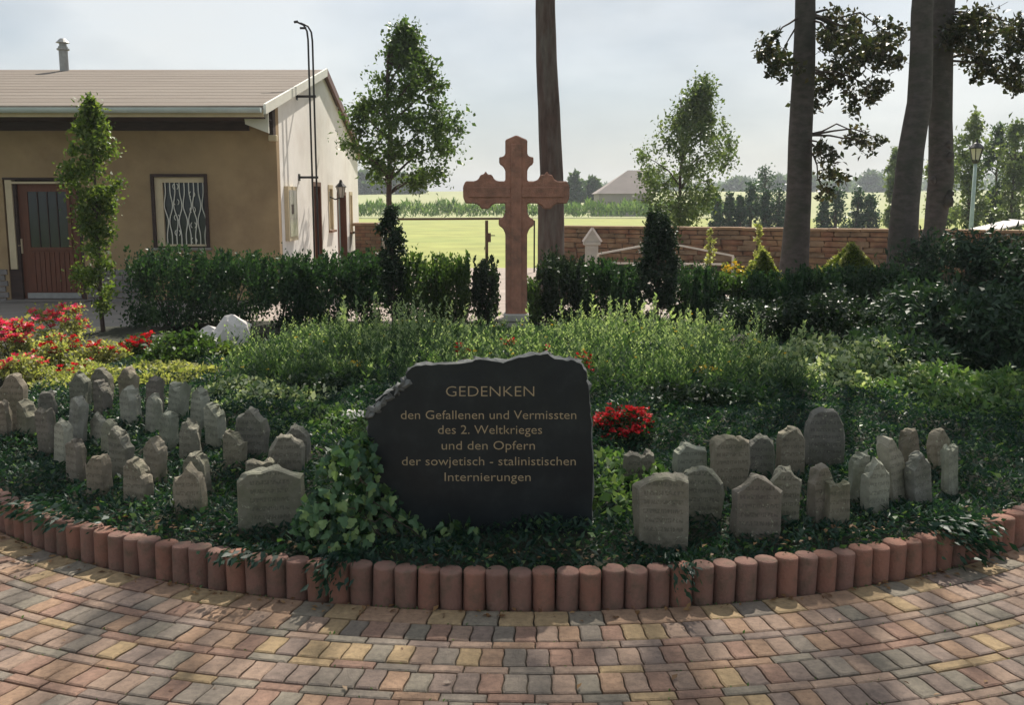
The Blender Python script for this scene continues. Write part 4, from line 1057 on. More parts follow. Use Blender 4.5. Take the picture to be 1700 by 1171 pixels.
for px, tp, n_ in ((1078, 350, 900), (1106, 366, 700), (1092, 358, 600)):
    b_ = at(px, 420, 11.8) - np.array(ty.location); zt__ = float(at(px, tp, 11.8)[2]) - ty.location.z; u_ = rng.random(n_)
    P_ = np.stack([b_[0] + rng.normal(size=n_) * .035 * (1.25 - u_), rng.normal(size=n_) * .04, zt__ - .45 * (1 - u_)], 1)
    link('leader', leafmesh('leader', P_, .036, .02, 'leaf_yew', axis=np.array([0, 0, .8])), ty)

# clipped pyramid evergreens; backlight on their rims is put in as gold leaves
for px, tip, hw, lab in ((1265, 417, 26, 'small pyramid-shaped evergreen with a backlit rim coloured gold, right of the yellow flowers'), (1411, 407, 38, 'larger pyramid-shaped evergreen with a backlit rim coloured golden-green between the beech trunks')):
    Y = 13.6; b = at(px, 470, Y); s = Y / F; t = empty('pyramid_evergreen', (b[0], Y, 0), 0, lab, 'shrub', 'clipped pyramid evergreens')
    zt_ = float(at(px, tip, Y)[2]); w = hw * s; zs = float(at(px, tip + 48, Y)[2])
    n = 5200; u = rng.random(n) ** .8; side = rng.integers(0, 4, n); al = rng.uniform(-1, 1, n)
    rad = w * u; z = zt_ - (zt_ - zs) * u
    x = np.where(side % 2 == 0, al, np.where(side == 1, 1, -1)) * rad; y = np.where(side % 2 == 0, np.where(side == 0, 1, -1), al) * rad
    P = np.stack([x, y, z], 1) + rng.normal(size=(n, 3)) * .008
    m2 = 1500; P2 = np.stack([rng.uniform(-1, 1, m2) * w * 1.02, rng.uniform(-1, 1, m2) * w, rng.uniform(.1, zs, m2)], 1)
    link('foliage', leafmesh('foliage', np.concatenate([P, P2]), .034, .017, 'leaf_pyramid'), t)
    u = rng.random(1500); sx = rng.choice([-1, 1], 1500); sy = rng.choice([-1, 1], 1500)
    link('backlit_rim_leaves', leafmesh('backlit_rim_leaves', np.stack([sx * w * u * 1.02, sy * w * u, zt_ + .015 - (zt_ - zs) * u], 1) + rng.normal(size=(1500, 3)) * .012, .034, .017, 'leaf_gold'), t)
    MB().tube([(0, 0, 0), (0, 0, zt_ * .9)], [.03, .012], 6).build('stem', MAT['twig'], t)
    MB().add([(-w * .86, -w * .86, zs), (w * .86, -w * .86, zs), (w * .86, w * .86, zs), (-w * .86, w * .86, zs), (0, 0, zt_ - .06), (-w * .86, -w * .86, .1), (w * .86, -w * .86, .1), (w * .86, w * .86, .1), (-w * .86, w * .86, .1)], [(0, 1, 4), (1, 2, 4), (2, 3, 4), (3, 0, 4), (0, 5, 6, 1), (1, 6, 7, 2), (2, 7, 8, 3), (3, 8, 5, 0)]).build('inner_twigs', MAT['leaf_yew'], t)

# ---------------------------------------------------------------- hedges and shrubs
def shrub(px, pt_, pb, w, Y, n, leaf, mat, label, cat='shrub', name='shrub', depth=.42, spiky=.0, nc=34, group=None, wr=.55, upright=False, core=True):
    b = at(px, pb, Y); top = float(at(px, pt_, Y)[2]); R = w * Y / F / 2; H = top
    t = empty(name, (b[0], Y, 0), 0, label, cat, group)
    c = (0, 0, H * .48)
    Rz = H * .50
    d = unit(rng.normal(size=(nc, 3))); d = np.sign(d) * np.abs(d) ** .75; rad = .62 + .36 * rng.random((nc, 1)); C = d * rad
    idx = rng.integers(nc, size=n); P = C[idx] + rng.normal(size=(n, 3)) * .17
    if spiky:
        k = rng.random(n) < spiky; tips = rng.integers(26, size=k.sum()); tx = rng.uniform(-.95, .95, 26); ty = rng.uniform(-.9, .9, 26); th_ = rng.uniform(.75, 1.22, 26)
        u = rng.random(k.sum()) ** .8
        P[k] = np.stack([tx[tips] + rng.normal(size=k.sum()) * .05 * (1.3 - u), ty[tips] + rng.normal(size=k.sum()) * .05, -.3 + (th_[tips] + .3) * u], 1)
    P = P * np.array([R, depth, Rz]) + np.array(c)
    P = P[P[:, 2] > .02]
    ax = np.array([0, 0, .9]) if upright else None
    link('foliage', leafmesh('foliage', P, leaf, leaf * wr, mat, axis=ax), t)
    m = MB()
    for k in range(7):
        e = C[k] * np.array([R, depth, Rz]) * .8 + np.array(c); m.tube([(rng.normal() * .05, rng.normal() * .05, 0), e * np.array([.4, .4, .5]), e], [.014, .01, .004], 5)
    m.build('stems', MAT['twig'], t)
    return t
hl = [(285, 420, 135, 'leaf_hedge', 'leftmost bushy hedge conifer under the grilled window'), (385, 424, 125, 'leaf_hedge', 'second hedge conifer from left under the brown house corner'), (470, 430, 95, 'leaf_hedge', 'hedge conifer below the notice case on the white gable'),
      (545, 428, 95, 'leaf_hedge', 'hedge conifer below the wall lantern on the white gable'), (612, 424, 80, 'leaf_hedge', 'hedge conifer in front of the brick gate pier')]
for i, (px, pt_, w, mt, lab) in enumerate(hl):
    shrub(px, pt_, 552, w, 12.4 + .15 * (i % 2), 9500, .042, mt, lab, 'hedge plant', 'hedge_shrub', .5, .35, group='hedge conifers along the left of the bed', upright=True)
hm = [(700, 432, 60, 'leaf_shrub', 'feathery shrub right of the slim dark columnar yew'), (750, 430, 56, 'leaf_shrub', 'feathery shrub midway between the slim yew and the cross'), (806, 436, 34, 'leaf_yew', 'narrow dark shrub immediately left of the cross shaft'), (882, 470, 24, 'leaf_shrub', 'small low shrub tucked immediately right of the cross shaft'),
      (930, 432, 66, 'leaf_yew', 'dark shrub in front of the bare reddish tree trunk'), (990, 438, 66, 'leaf_hedge', 'bushy green shrub in front of the slim pale gravestone'), (1036, 446, 46, 'leaf_hedge', 'green shrub immediately left of the thick columnar yew'),
      (1148, 448, 66, 'leaf_hedge', 'green shrub immediately right of the thick columnar yew'), (1206, 462, 70, 'leaf_shrub', 'light green bushy plant under the yellow flowers'), (1275, 458, 80, 'leaf_hedge', 'green shrub under the smaller pyramid evergreen'),
      (1345, 452, 84, 'leaf_hedge', 'green shrub at the foot of the left beech trunk'), (1420, 450, 90, 'leaf_hedge', 'green shrub under the larger pyramid evergreen'), (1505, 448, 90, 'leaf_hedge', 'light-topped shrub at the foot of the grey leaning beech')]
for i, (px, pt_, w, mt, lab) in enumerate(hm):
    shrub(px, pt_, 556, w * 1.22, 12.25 + .2 * (i % 3), int(1700 + 90 * w), .042, mt, lab, 'shrub', 'shrub', .38, .35, upright=True)
# second row closing the hedge lower down on the right
for (px, pt_, pb, w, Y, lab) in ((1250, 500, 600, 110, 10.9, 'dark shrub in front of the hedge, behind the pale-edged ground plants'), (1370, 490, 620, 150, 10.4, 'wide dark shrub in the deep shade below the larger pyramid evergreen'), ):
    shrub(px, pt_, pb, w, Y, 7000, .045, 'leaf_yew', lab, 'shrub', 'shrub', .5, .1)
rh = [(1590, 392, 480, 200, 12.6, 'leaf_rhodo', 'large rhododendron behind, its leaves meeting the pale roof line', 9000), (1680, 400, 520, 130, 12.0, 'leaf_rhodo', 'rhododendron cut by the right edge under the street lamp', 6500), (1560, 478, 640, 200, 9.8, 'leaf_rhodo', 'broad glossy rhododendron in the middle of the right side', 12000),
      (1665, 490, 680, 170, 8.8, 'leaf_rhodo', 'dark rhododendron filling the right edge behind the last headstones', 12000), (1475, 560, 660, 130, 8.9, 'leaf_rhodo', 'low dark rhododendron behind the tallest round headstone', 7000)]
for px, pt_, pb, w, Y, mt, lab, n in rh:
    shrub(px, pt_, pb, w, Y, n, .075, mt, lab, 'rhododendron', 'rhododendron', .7, .0, 46, wr=.36)
# small spire-like saplings before the wall
for px, pt_, lab in ((1178, 378, 'thin light green sapling with tiers of leaves before the wall, right of the thick yew'), (1256, 374, 'thin light green sapling above the smaller pyramid evergreen')):
    crown_tree('sapling', 17, px, pt_, 440, 26, 460, 380, .05, 'leaf_gold', lab, 'sapling', .012, 22, .14, 'cone', seed=px)

# ---------------------------------------------------------------- flowers
def blossoms(n, P, size, mat, petals=5, r=None):
    r = r or rng; V = []; 
    P = np.asarray(P); N = len(P); out = []
    for k in range(petals):
        a = 2 * pi * k / petals + r.random(N) * .5
        tilt = r.normal(size=(N, 3)) * .25
        d = np.stack([np.cos(a), np.sin(a) * .8 - .2, .45 + 0 * a], 1) + tilt; out.append((P, unit(d)))
    PP = np.concatenate([o[0] for o in out]); AX = np.concatenate([o[1] for o in out])
    v, f = leaf_arrays(PP, size, size * .75, axis=AX * 3, bias=(0, -.5, 1.2), lens=.15)
    return mesh('blossoms', v, f, MAT[mat])
def flower_bush(px, pt_, pb, w, Y, nl, leafm, petm, nb, bs, label, name='rose_bush', cat='flower bush', leaf=.035, top=.55, ground=.06, spots=None):
    b = at(px, pb, Y); R = w * Y / F / 2; H = float(at(px, pt_, Y)[2]) - ground
    t = empty(name, (b[0], Y, ground), 0, label, cat)
    P, C = clumps(nl, (0, 0, H * .45), (R, R * .8, H * .5), 30, .2, .4, cut=0.0)
    link('foliage', leafmesh('foliage', P, leaf, leaf * .6, leafm), t)
    m = MB()
    for k in range(8): e = C[k] * .9; m.tube([(0, 0, 0), e * np.array([.5, .5, .6]), e], [.009, .006, .003], 4)
    m.build('stems', MAT['twig'], t)
    hd = C[C[:, 2] > H * (1 - top)] if len(C[C[:, 2] > H * (1 - top)]) else C
    if spots is not None: hd = np.array(spots)
    q = hd[rng.integers(len(hd), size=nb)] + rng.normal(size=(nb, 3)) * np.array([R * .16, R * .16, H * .07]); 
    q[:, 2] = np.minimum(q[:, 2] + .02, H * 1.02)
    link('blossoms', blossoms(nb, q, bs, petm), t)
    return t
flower_bush(22, 528, 640, 90, 9.6, 1800, 'leaf_gold', 'petal_rose', 80, .055, 'big pink rose bush at the far left edge')
flower_bush(103, 500, 600, 90, 10.8, 1700, 'leaf_gold', 'petal_rose', 42, .055, 'rose bush with one bright pink-red cluster on the pavement edge')
flower_bush(110, 558, 640, 100, 9.2, 1800, 'leaf_gold', 'petal_red', 26, .04, 'low golden-leaved rose bush with scattered red blooms left of the slim column tree')
flower_bush(40, 590, 660, 90, 8.6, 1500, 'leaf_gold', 'petal_rose', 24, .04, 'orange-pink rose bush directly above the far left headstones')
flower_bush(178, 566, 640, 80, 9.3, 1500, 'leaf_gold', 'petal_red', 26, .04, 'red rose bush below the slim column tree')
flower_bush(242, 556, 620, 80, 9.6, 1500, 'leaf_shrub', 'petal_red', 48, .042, 'deep red rose cluster between the column tree and the green mound shrub')
flower_bush(140, 600, 650, 100, 8.3, 1300, 'leaf_gold', 'petal_red', 14, .035, 'sparse golden rose bush directly above the peaked headstones')
shrub(308, 556, 645, 115, 8.9, 6500, .045, 'leaf_shrub', 'rounded green mound shrub left of the white rock', 'shrub', 'mound_shrub', .38, 0, 40)
shrub(390, 572, 650, 60, 9.1, 1600, .04, 'leaf_hornbeam', 'small light green shrub at the foot of the white rock', 'shrub', 'mound_shrub', .2, 0, 20)
g = flower_bush(1036, 676, 752, 104, 5.75, 2400, 'leaf_hedge', 'petal_red', 420, .019, 'dense bright red flowering clump just right of the slate slab', 'red_flower_clump', 'flowers', .026, .8, ground=.17)
for px, py, Y, n, lab in ((762, 582, 8.3, 22, 'dark red roses behind the slab, left of the cross pedestal'), (845, 572, 8.9, 12, 'few red flowers at the foot of the cross pedestal'), (972, 594, 7.4, 16, 'single deep red flower head at the upper right corner of the slab'), (905, 588, 8.0, 10, 'small red blooms right of the cross pedestal')):
    b = at(px, py, Y); flower_bush(px, py - 14, py + 40, 36 if n > 12 else 26, Y, 260, 'leaf_shrub', 'petal_red', n, .026, lab, 'red_flowers', 'flowers', .03, .5, ground=.12)
flower_bush(1214, 436, 470, 36, 13.2, 260, 'leaf_hornbeam', 'petal_yellow', 70, .032, 'yellow flower clump in front of the stone wall', 'yellow_flowers', 'flowers', .04, .8, ground=.55)
flower_bush(1160, 440, 475, 60, 14.2, 260, 'leaf_shrub', 'petal_pale', 60, .03, 'pale pink flowers under the gable-shaped frame', 'pale_flowers', 'flowers', .04, .8, ground=.4)
flower_bush(1476, 506, 560, 22, 11.9, 120, 'leaf_shrub', 'petal_rose', 9, .028, 'single orange-red bloom among the shrubs below the grey leaning beech', 'orange_flower', 'flowers', .03, .4, ground=.35)

# tall herbs with small yellow daisies behind the slab
def herbs(xa, xb, ya, yb, n, label, h=(.26, .44), seed=1, tipm='leaf_herb_tip', exc=()):
    r = np.random.default_rng(seed); x = r.uniform(xa, xb, n); y = r.uniform(ya, yb, n)
    keep = np.ones(n, bool)
    for ex, ey, er in exc: keep &= (x - ex) ** 2 + (y - ey) ** 2 > er * er
    keep &= (np.sin(x * 4.3 + 2.1 * np.sin(y * 2.1 + seed)) * np.sin(y * 3.9 + 1.3 * x) > -.45) | (r.random(n) < .12)
    x, y = x[keep], y[keep]; n = len(x); z = bedz(x, y)
    back = np.clip(1.12 - (y - 7.2) * .13, .6, 1.1); spire = r.random(n) < .3; clump_ = np.sin(x * 6.1 + 1.7 * np.sin(y * 3.3)) * np.sin(y * 5.2 + x)
    hh = r.uniform(*h, n) * back * np.where(spire, 1.12, .68) * (.86 + .2 * clump_)
    K = 22; t = np.linspace(.08, 1, K)[None].repeat(n, 0); lx = r.normal(size=(n, 1)) * .05; ly = r.normal(size=(n, 1)) * .05
    P = np.stack([x[:, None] + lx * t ** 2 + r.normal(size=(n, K)) * .006, y[:, None] + ly * t ** 2 + r.normal(size=(n, K)) * .006, z[:, None] + hh[:, None] * t], -1)
    a = r.random((n, K)) * 2 * pi; ax = np.stack([np.cos(a), np.sin(a), .7 + .8 * t], -1)
    body = t < .8
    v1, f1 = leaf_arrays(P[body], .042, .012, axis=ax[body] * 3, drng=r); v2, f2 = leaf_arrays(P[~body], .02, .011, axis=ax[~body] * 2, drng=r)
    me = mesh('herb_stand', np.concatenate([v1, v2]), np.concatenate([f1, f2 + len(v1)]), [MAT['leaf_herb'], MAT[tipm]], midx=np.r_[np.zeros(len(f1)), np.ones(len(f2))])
    tag(link('herb_stand', me), label, 'herbs', kind='stuff')
    return P[:, -1]
crs = [(0.05, 11.2, .3), (-2.62, 9.3, .35)]
T1 = herbs(-2.3, -.5, 7.4, 10.9, 1250, 'tall light green herbs with small yellow flowers left of the slab and cross', seed=2, exc=crs)
T2 = herbs(-.5, .55, 6.6, 10.6, 760, 'light green herbs directly behind the slab in front of the cross', (.24, .4), seed=3, exc=crs)
T3 = herbs(.55, 2.25, 6.9, 10.9, 1400, 'tall green herbs with yellow daisies right of the slab', (.28, .46), seed=4, exc=crs)
T = np.concatenate([T1, T2, T3]); sel = T[rng.choice(len(T), 95, replace=False)] + np.array([0, 0, .012])
sel[:, 2] -= rng.random(95) * .16; sel[:, 1] -= .03
tag(link('yellow_daisies', blossoms(95, sel, .016, 'petal_yellow', 7)), 'scattered small yellow daisies among the tall herbs', 'flowers', kind='stuff')

for px, pt_, pb, w, Y, n, lf, mt, lab in ((520, 628, 700, 120, 7.3, 4200, .035, 'leaf_yew', 'dark low shrub at the front edge of the herbs left of the slab shoulder'), (610, 640, 700, 70, 7.1, 2400, .032, 'leaf_hedge', 'small dark shrub immediately behind the left shoulder of the slab'),
        (1135, 646, 716, 120, 6.7, 4200, .035, 'leaf_yew', 'dark low shrub between the red flowers and the tallest headstone'), (1240, 640, 712, 100, 6.9, 3400, .035, 'leaf_hedge', 'low shrub directly left of the tallest headstone'), (1085, 575, 660, 60, 8.6, 2400, .045, 'leaf_rhodo', 'dark broad-leaved shrub among the herbs right of the slab'), (470, 575, 660, 70, 8.8, 2600, .04, 'leaf_shrub', 'broad-leaved bushy plant among the herbs right of the white rock')):
    shrub(px, pt_, pb, w, Y, n, lf, mt, lab, 'shrub', 'low_bush', .25, .15, 24)
flower_bush(1222, 560, 640, 60, 9.3, 500, 'leaf_herb', 'petal_pale', 60, .03, 'pale flowering plant among the herbs at the right, below the hedge', 'pale_flowers', 'flowers', .035, .5, ground=.12)
flower_bush(590, 600, 660, 50, 8.0, 400, 'leaf_herb', 'petal_yellow', 34, .024, 'yellow flowering plant in the middle of the left herbs', 'yellow_flowers', 'flowers', .03, .5, ground=.15)
flower_bush(1170, 610, 680, 60, 7.8, 400, 'leaf_herb', 'petal_yellow', 38, .024, 'yellow flowering plant in the middle of the right herbs', 'yellow_flowers', 'flowers', .03, .5, ground=.15)
r = np.random.default_rng(15)
for x0, y0, nn, lab in ((-1.15, 9.6, 26, 'group of tall pale spires standing above the herbs, left of the cross'), (.95, 9.3, 24, 'group of tall pale spires standing above the herbs, right of the cross'), (1.75, 8.4, 16, 'group of tall pale spires above the herbs toward the right')):
    x = x0 + r.normal(size=nn) * .34; y = y0 + r.normal(size=nn) * .3; K = 46; t = np.linspace(.1, 1, K)[None].repeat(nn, 0); hh = r.uniform(.38, .56, nn)
    P = np.stack([x[:, None] + r.normal(size=(nn, K)) * .014 * (1.2 - t), y[:, None] + r.normal(size=(nn, K)) * .014 * (1.2 - t), bedz(x, y)[:, None] + hh[:, None] * t], -1).reshape(-1, 3)
    a = r.random(len(P)) * 2 * pi; V, Fc = leaf_arrays(P, .034, .015, axis=np.stack([np.cos(a), np.sin(a), 1.3 + 0 * a], 1) * 1.5, drng=r)
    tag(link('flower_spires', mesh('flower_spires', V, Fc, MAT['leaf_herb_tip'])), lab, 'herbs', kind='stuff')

# pale-edged evergreen groundcover shrubs at right and left
def lowmound(cx, cy, rx, ry, h, n, leaf, mat, label, seed, kind=None, name='low_shrub'):
    r = np.random.default_rng(seed); a = r.random(n) * 2 * pi; q = np.sqrt(r.random(n)); x = cx + rx * q * np.cos(a); y = cy + ry * q * np.sin(a)
    z = bedz(x, y) + h * (1 - q ** 3) * (.55 + .45 * np.sin(x * 9 + 1) * np.sin(y * 8)) * r.random(n) ** .4 + .02
    t = link(name, leafmesh(name, np.stack([x, y, z], 1), leaf, leaf * .55, mat)); tag(t, label, 'shrub', kind=kind); return t
lowmound(2.75, 8.3, .85, .9, .34, 6500, .05, 'leaf_variegated', 'white-edged evergreen shrub spreading behind the tallest headstone', 5)
lowmound(3.6, 7.4, 1.0, 1.0, .22, 6000, .045, 'leaf_cover_light', 'glossy green low shrub behind the far right headstones', 6)
lowmound(-1.9, 7.1, .62, .5, .14, 2600, .038, 'leaf_variegated', 'pale-leaved low plant behind the back row headstones', 7)
lowmound(-3.1, 8.05, .85, .5, .14, 3600, .035, 'leaf_gold', 'yellowish low plants between the roses and the back row of headstones', 9)
lowmound(.55, 4.9, .28, .5, .14, 900, .045, 'leaf_cover_light', 'light green leafy plants at the right foot of the slab', 10)
lowmound(-1.0, 6.2, .6, .5, .1, 2200, .03, 'leaf_cover_light', 'bright green ground plants left of the slab shoulder', 12)

# ground cover over the whole bed: countless small sprigs
def cover(name, n, mat, h, label, leaf, wr, seed, flt=None, horiz=.6):
    r = np.random.default_rng(seed); m = int(n * 1.35)
    a = r.random(m) * 2 * pi; q = np.sqrt(r.random(m)) * (RK - .07); x = CX0 + q * np.cos(a); y = CY0 + q * np.sin(a)
    w = np.clip(1.3 - (y - 3.7) * .1, .3, 1)
    k = (r.random(m) < w); x, y, q = x[k], y[k], q[k]
    mound = .5 + .25 * np.sin(x * 7 + 2 * np.sin(y * 3)) + .25 * np.sin(y * 9 + 1.5 * np.sin(x * 5))
    z = bedz(x, y) + h * mound * r.random(len(x)) ** .5 * np.clip((RK - q) / .14, .35, 1)
    P = np.stack([x, y, z], 1); ang = r.random(len(x)) * 2 * pi
    ax = np.stack([np.cos(ang), np.sin(ang), np.full(len(x), horiz)], 1)
    V, Fc = leaf_arrays(P, leaf, leaf * wr, axis=ax * 1.6, drng=r)
    return tag(link(name, mesh(name, V, Fc, MAT[mat])), label, 'ground cover', kind='stuff')
cover('ground_cover', 170000, 'leaf_cover', .095, 'dark green feathery ground cover filling the round bed between the headstones', .034, .3, 1)
cover('ground_cover', 16000, 'leaf_cover_light', .1, 'lighter small-leaved sprigs scattered through the ground cover', .026, .6, 2)
# sprigs spilling over the kerb, tufts
def spill(cx, w, n, seed, lab, down=.1):
    r = np.random.default_rng(seed); a = np.arcsin((cx - CX0) / RK) + r.normal(size=n) * w / RK
    u = r.random(n); rr = RK - .16 + .24 * u; z = .155 + .035 * r.random(n) - np.where(rr > RK - .01, (rr - RK + .01) * down * 14, 0) * r.random(n)
    x = CX0 + rr * np.sin(a); y = CY0 - rr * np.cos(a)
    ax = np.stack([np.sin(a), -np.cos(a), -.3 * u], 1)
    V, Fc = leaf_arrays(np.stack([x, y, z.clip(.01)], 1), .04, .014, axis=ax * 1.5, drng=r)
    tag(link('trailing_sprig', mesh('trailing_sprig', V, Fc, MAT['leaf_cover'])), lab, 'plant', kind='stuff')
spill(2.02, .09, 700, 1, 'large sprig hanging over the kerb at the right', .12)
spill(.68, .03, 120, 2, 'small sprig hanging over the kerb below the widest headstone')
spill(-.72, .035, 200, 3, 'thin sprig hanging over the kerb below the ivy', .12)
spill(-1.1, .08, 160, 4, 'short sprigs touching the kerb left of the ivy', .0)
spill(-2.2, .2, 300, 5, 'short sprigs over the kerb at far left', .0)
# fallen leaves along the kerb
r = np.random.default_rng(77); n = 210; a = r.uniform(-.75, .75, n); rr = RK + .015 + np.abs(r.normal(size=n)) * .035; x = CX0 + rr * np.sin(a); y = CY0 - rr * np.cos(a)
a2 = r.uniform(-.6, .6, 120); r2 = RK - .1 - .15 * r.random(120); x2 = CX0 + r2 * np.sin(a2); y2 = CY0 - r2 * np.cos(a2)
a3 = r.uniform(-.8, .8, 60); r3 = RK + 1.2 * r.random(60); x3 = CX0 + r3 * np.sin(a3); y3 = CY0 - r3 * np.cos(a3)
P = np.concatenate([np.stack([x, y, np.full(n, .004)], 1), np.stack([x2, y2, np.full(120, .165)], 1), np.stack([x3, y3, np.full(60, .003)], 1)])
ang = r.random(len(P)) * 2 * pi
V, Fc = leaf_arrays(P, .024, .013, axis=np.stack([np.cos(ang), np.sin(ang), .15 + 0 * ang], 1) * 3, bias=(0, 0, 4), drng=r)
tag(link('fallen_leaves', mesh('fallen_leaves', V, Fc, MAT['leaf_dead'])), 'dry brown leaves lying along the foot of the kerb', 'leaves', kind='stuff')

# moss and tiny weeds in the joints and at the kerb foot
r = np.random.default_rng(91); n = 1500; a = r.uniform(-.85, .85, n); jr = np.array([q[0] for q in rows[:14]])
rr = np.where(r.random(n) < .45, RK + .004 + np.abs(r.normal(size=n)) * .008, jr[r.integers(14, size=n)] + r.normal(size=n) * .002)
cl = np.sin(a * 37) * np.sin(a * 13 + rr * 9) > .1; a, rr = a[cl], rr[cl]; n = len(a)
ang = r.random(n) * 2 * pi
V, Fc = leaf_arrays(np.stack([CX0 + rr * np.sin(a), CY0 - rr * np.cos(a), np.full(n, -.004)], 1), .011, .005, axis=np.stack([np.cos(ang), np.sin(ang), 1.0 + 0 * ang], 1) * 1.5, drng=r)
tag(link('joint_moss', mesh('joint_moss', V, Fc, MAT['leaf_cover_light'])), 'moss and tiny weeds in the paving joints and at the kerb foot', 'moss', kind='stuff')

# ---------------------------------------------------------------- ivy climbing the left of the slab
ivy = empty('ivy', (-.62, 4.2, .12), 0, 'large-leaved ivy climbing over the lower left side of the slate slab', 'ivy')
def ivyleaf(s, mt, seed):
    r = np.random.default_rng(seed)
    o = np.array([(0, 0), (.34, -.12), (.5, .18), (.3, .38), (.3, .62), (0, 1.0), (-.3, .62), (-.3, .38), (-.5, .18), (-.34, -.12)]) * s
    V = [(0, .32 * s, .0)] + [(x, y, -.22 * s * (abs(x) / (.5 * s)) ** 1.3 - .16 * (y / s) ** 2 * s + r.normal() * .015 * s) for x, y in o]
    return mesh('leaf', V, [(0, 1 + k, 1 + (k + 1) % 10) for k in range(10)], MAT[mt], smooth=False)
ilm = [ivyleaf(s, 'leaf_ivy', i) for i, s in enumerate((.048, .042, .036, .03))]
# leaf material random per island is the same inside one mesh: vary by kinds
leafmat('ivy_dark', [(.02, .055, .03), (.03, .07, .035)], .25, rough=.3); leafmat('ivy_light', [(.13, .21, .08), (.2, .28, .11)], .3, rough=.35); leafmat('ivy_mid', [(.055, .12, .055), (.08, .15, .07)], .25, rough=.3)
ilm = [ivyleaf(s, mt, i) for i, (s, mt) in enumerate([(.05, 'ivy_mid'), (.044, 'ivy_mid'), (.04, 'ivy_dark'), (.036, 'ivy_light'), (.046, 'ivy_light'), (.042, 'ivy_mid'), (.036, 'ivy_dark')])]
zones = [((575, 800), (52, 62), 60, -.10), ((540, 860), (45, 45), 62, -.16), ((575, 885), (40, 34), 50, -.22), ((625, 850), (42, 42), 46, -.06), ((670, 880), (30, 26), 26, -.03), ((608, 760), (22, 36), 22, -.05), ((560, 915), (40, 14), 22, -.28), ((760, 885), (36, 20), 22, -.04), ((700, 905), (30, 12), 10, -.05), ((515, 880), (32, 40), 34, -.2)]
ipts = []; 
for (cx, cy), (rx, ry), n, dy in zones:
    for k in range(n):
        a = rng.random() * 2 * pi; q = math.sqrt(rng.random()); px, py = cx + rx * q * cos(a), cy + ry * q * sin(a)
        Yp = SY + dy + rng.normal() * .035 - .02
        if 612 < px: Yp = min(Yp, SY - .012 - rng.random() * .05)
        p = at(px, py, Yp); p[2] = max(p[2], .13); ipts.append(p)
rng.shuffle(ipts); ipts = ipts[:298]
o_ = np.array([-.62, 4.2, .12])
for p in ipts:
    rx = radians(rng.uniform(20, 75)) - pi; 
    q = Vector((rng.normal() * .55, -1 + rng.normal() * .25, .75 + rng.normal() * .4)).normalized().to_track_quat('Z', 'Y')
    rot = (q @ Matrix.Rotation(pi + rng.normal() * .7, 3, 'Z').to_quaternion()).to_euler()
    link('leaf', ilm[rng.integers(len(ilm))], ivy, p - o_, rot)
m = MB()
for k in range(22):
    e = ipts[rng.integers(len(ipts))] - o_; s = np.array([rng.uniform(-.35, .3), rng.uniform(-.05, .05), 0]); e = e + np.array([0, .02, 0])
    m.tube(limb_path(s, e, 6, .25), .0028, 4)
m.build('stems', MAT['twig'], ivy)
r = np.random.default_rng(4); zs_ = [z for z in zones]; Pn = []
for (cx, cy), (rx, ry), n, dy in zones[:-2]:
    for k in range(n * 5):
        a = r.random() * 2 * pi; q = math.sqrt(r.random()); p = at(cx + rx * q * cos(a) * .95, cy + ry * q * sin(a) * .95, SY + dy + .03 + r.random() * .05)
        if p[2] > .1: 
            if 610 < cx + rx * q * cos(a): p[1] = min(p[1], SY - .008)
            Pn.append(p - o_)
V, Fc = leaf_arrays(np.array(Pn), .034, .03, bias=(0, -1, 1), drng=r)
tag(link('inner_leaves', mesh('inner_leaves', V, Fc, MAT['leaf_ivy']), ivy), kind='stuff')

# ---------------------------------------------------------------- far vegetation
r = np.random.default_rng(50)
n = 9000; x = r.uniform(-20, 26, n); y = 99.5 + r.uniform(0, 3.5, n); hh = 1.25 + .2 * np.sin(x * 1.7) + .15 * np.sin(x * 5.1)
P = np.stack([x, y, r.random(n) ** .7 * hh * np.where(x > -14, 1, .9)], 1)
V, Fc = leaf_arrays(P, .5, .12, axis=np.stack([r.normal(size=n) * .5, r.normal(size=n) * .5, np.ones(n)], 1) * 1.5, drng=r)
tag(link('maize_strip', mesh('maize_strip', V, Fc, MAT['maize'])), 'dark green strip of maize across the far edge of the meadow', 'crop', kind='stuff')
def far_tree(px, pt_, pb, w, Y, mat, label, cat='tree', shape='egg', n=1500, leaf=None, group=None, name='far_tree', nc=40, sp=.16):
    gz_ = float(land(at(px, pb, Y)[0], Y)); 
    return crown_tree(name, Y, px, pt_, pb, w, pb, n, leaf or Y * .0045, mat, label, cat, .004 * Y * .5, nc, sp, shape, group=group, ground=gz_ - .1, seed=int(px + Y))
# conifers beyond the wall, right
sp = [(1190, 326, 372, 16), (1210, 322, 374, 20), (1228, 328, 376, 16), (1245, 308, 376, 30), (1268, 280, 345, 44), (1270, 318, 377, 22), (1292, 312, 377, 28), (1366, 330, 378, 18), (1386, 314, 379, 34), (1422, 316, 380, 24), (1441, 326, 380, 28)]
labs = ['first small conifer right of the drooping birch', 'second small conifer right of the drooping birch', 'little conifer left of the broad conifer pair beyond the wall', 'broad cone-shaped conifer in the middle of the row beyond the wall', 'tallest dark spruce with a pointed top standing behind the conifer row', 'slim conifer below the tallest spruce', 'conifer touching the left side of the left beech trunk', 'small conifer just right of the left beech trunk under the hanging leaves', 'wide conifer midway between the left beech and the grey leaning beech', 'pointed conifer left of the last one before the grey leaning beech', 'last rounded conifer before the grey leaning beech']
for (px, a, b, w), lab in zip(sp, labs):
    far_tree(px, a, b + 4, w * 1.45, 62 if px != 1268 else 80, 'leaf_spruce', lab, 'conifer', 'cone', 1500, .17, 'conifers beyond the stone wall', 'conifer', 40, .2)
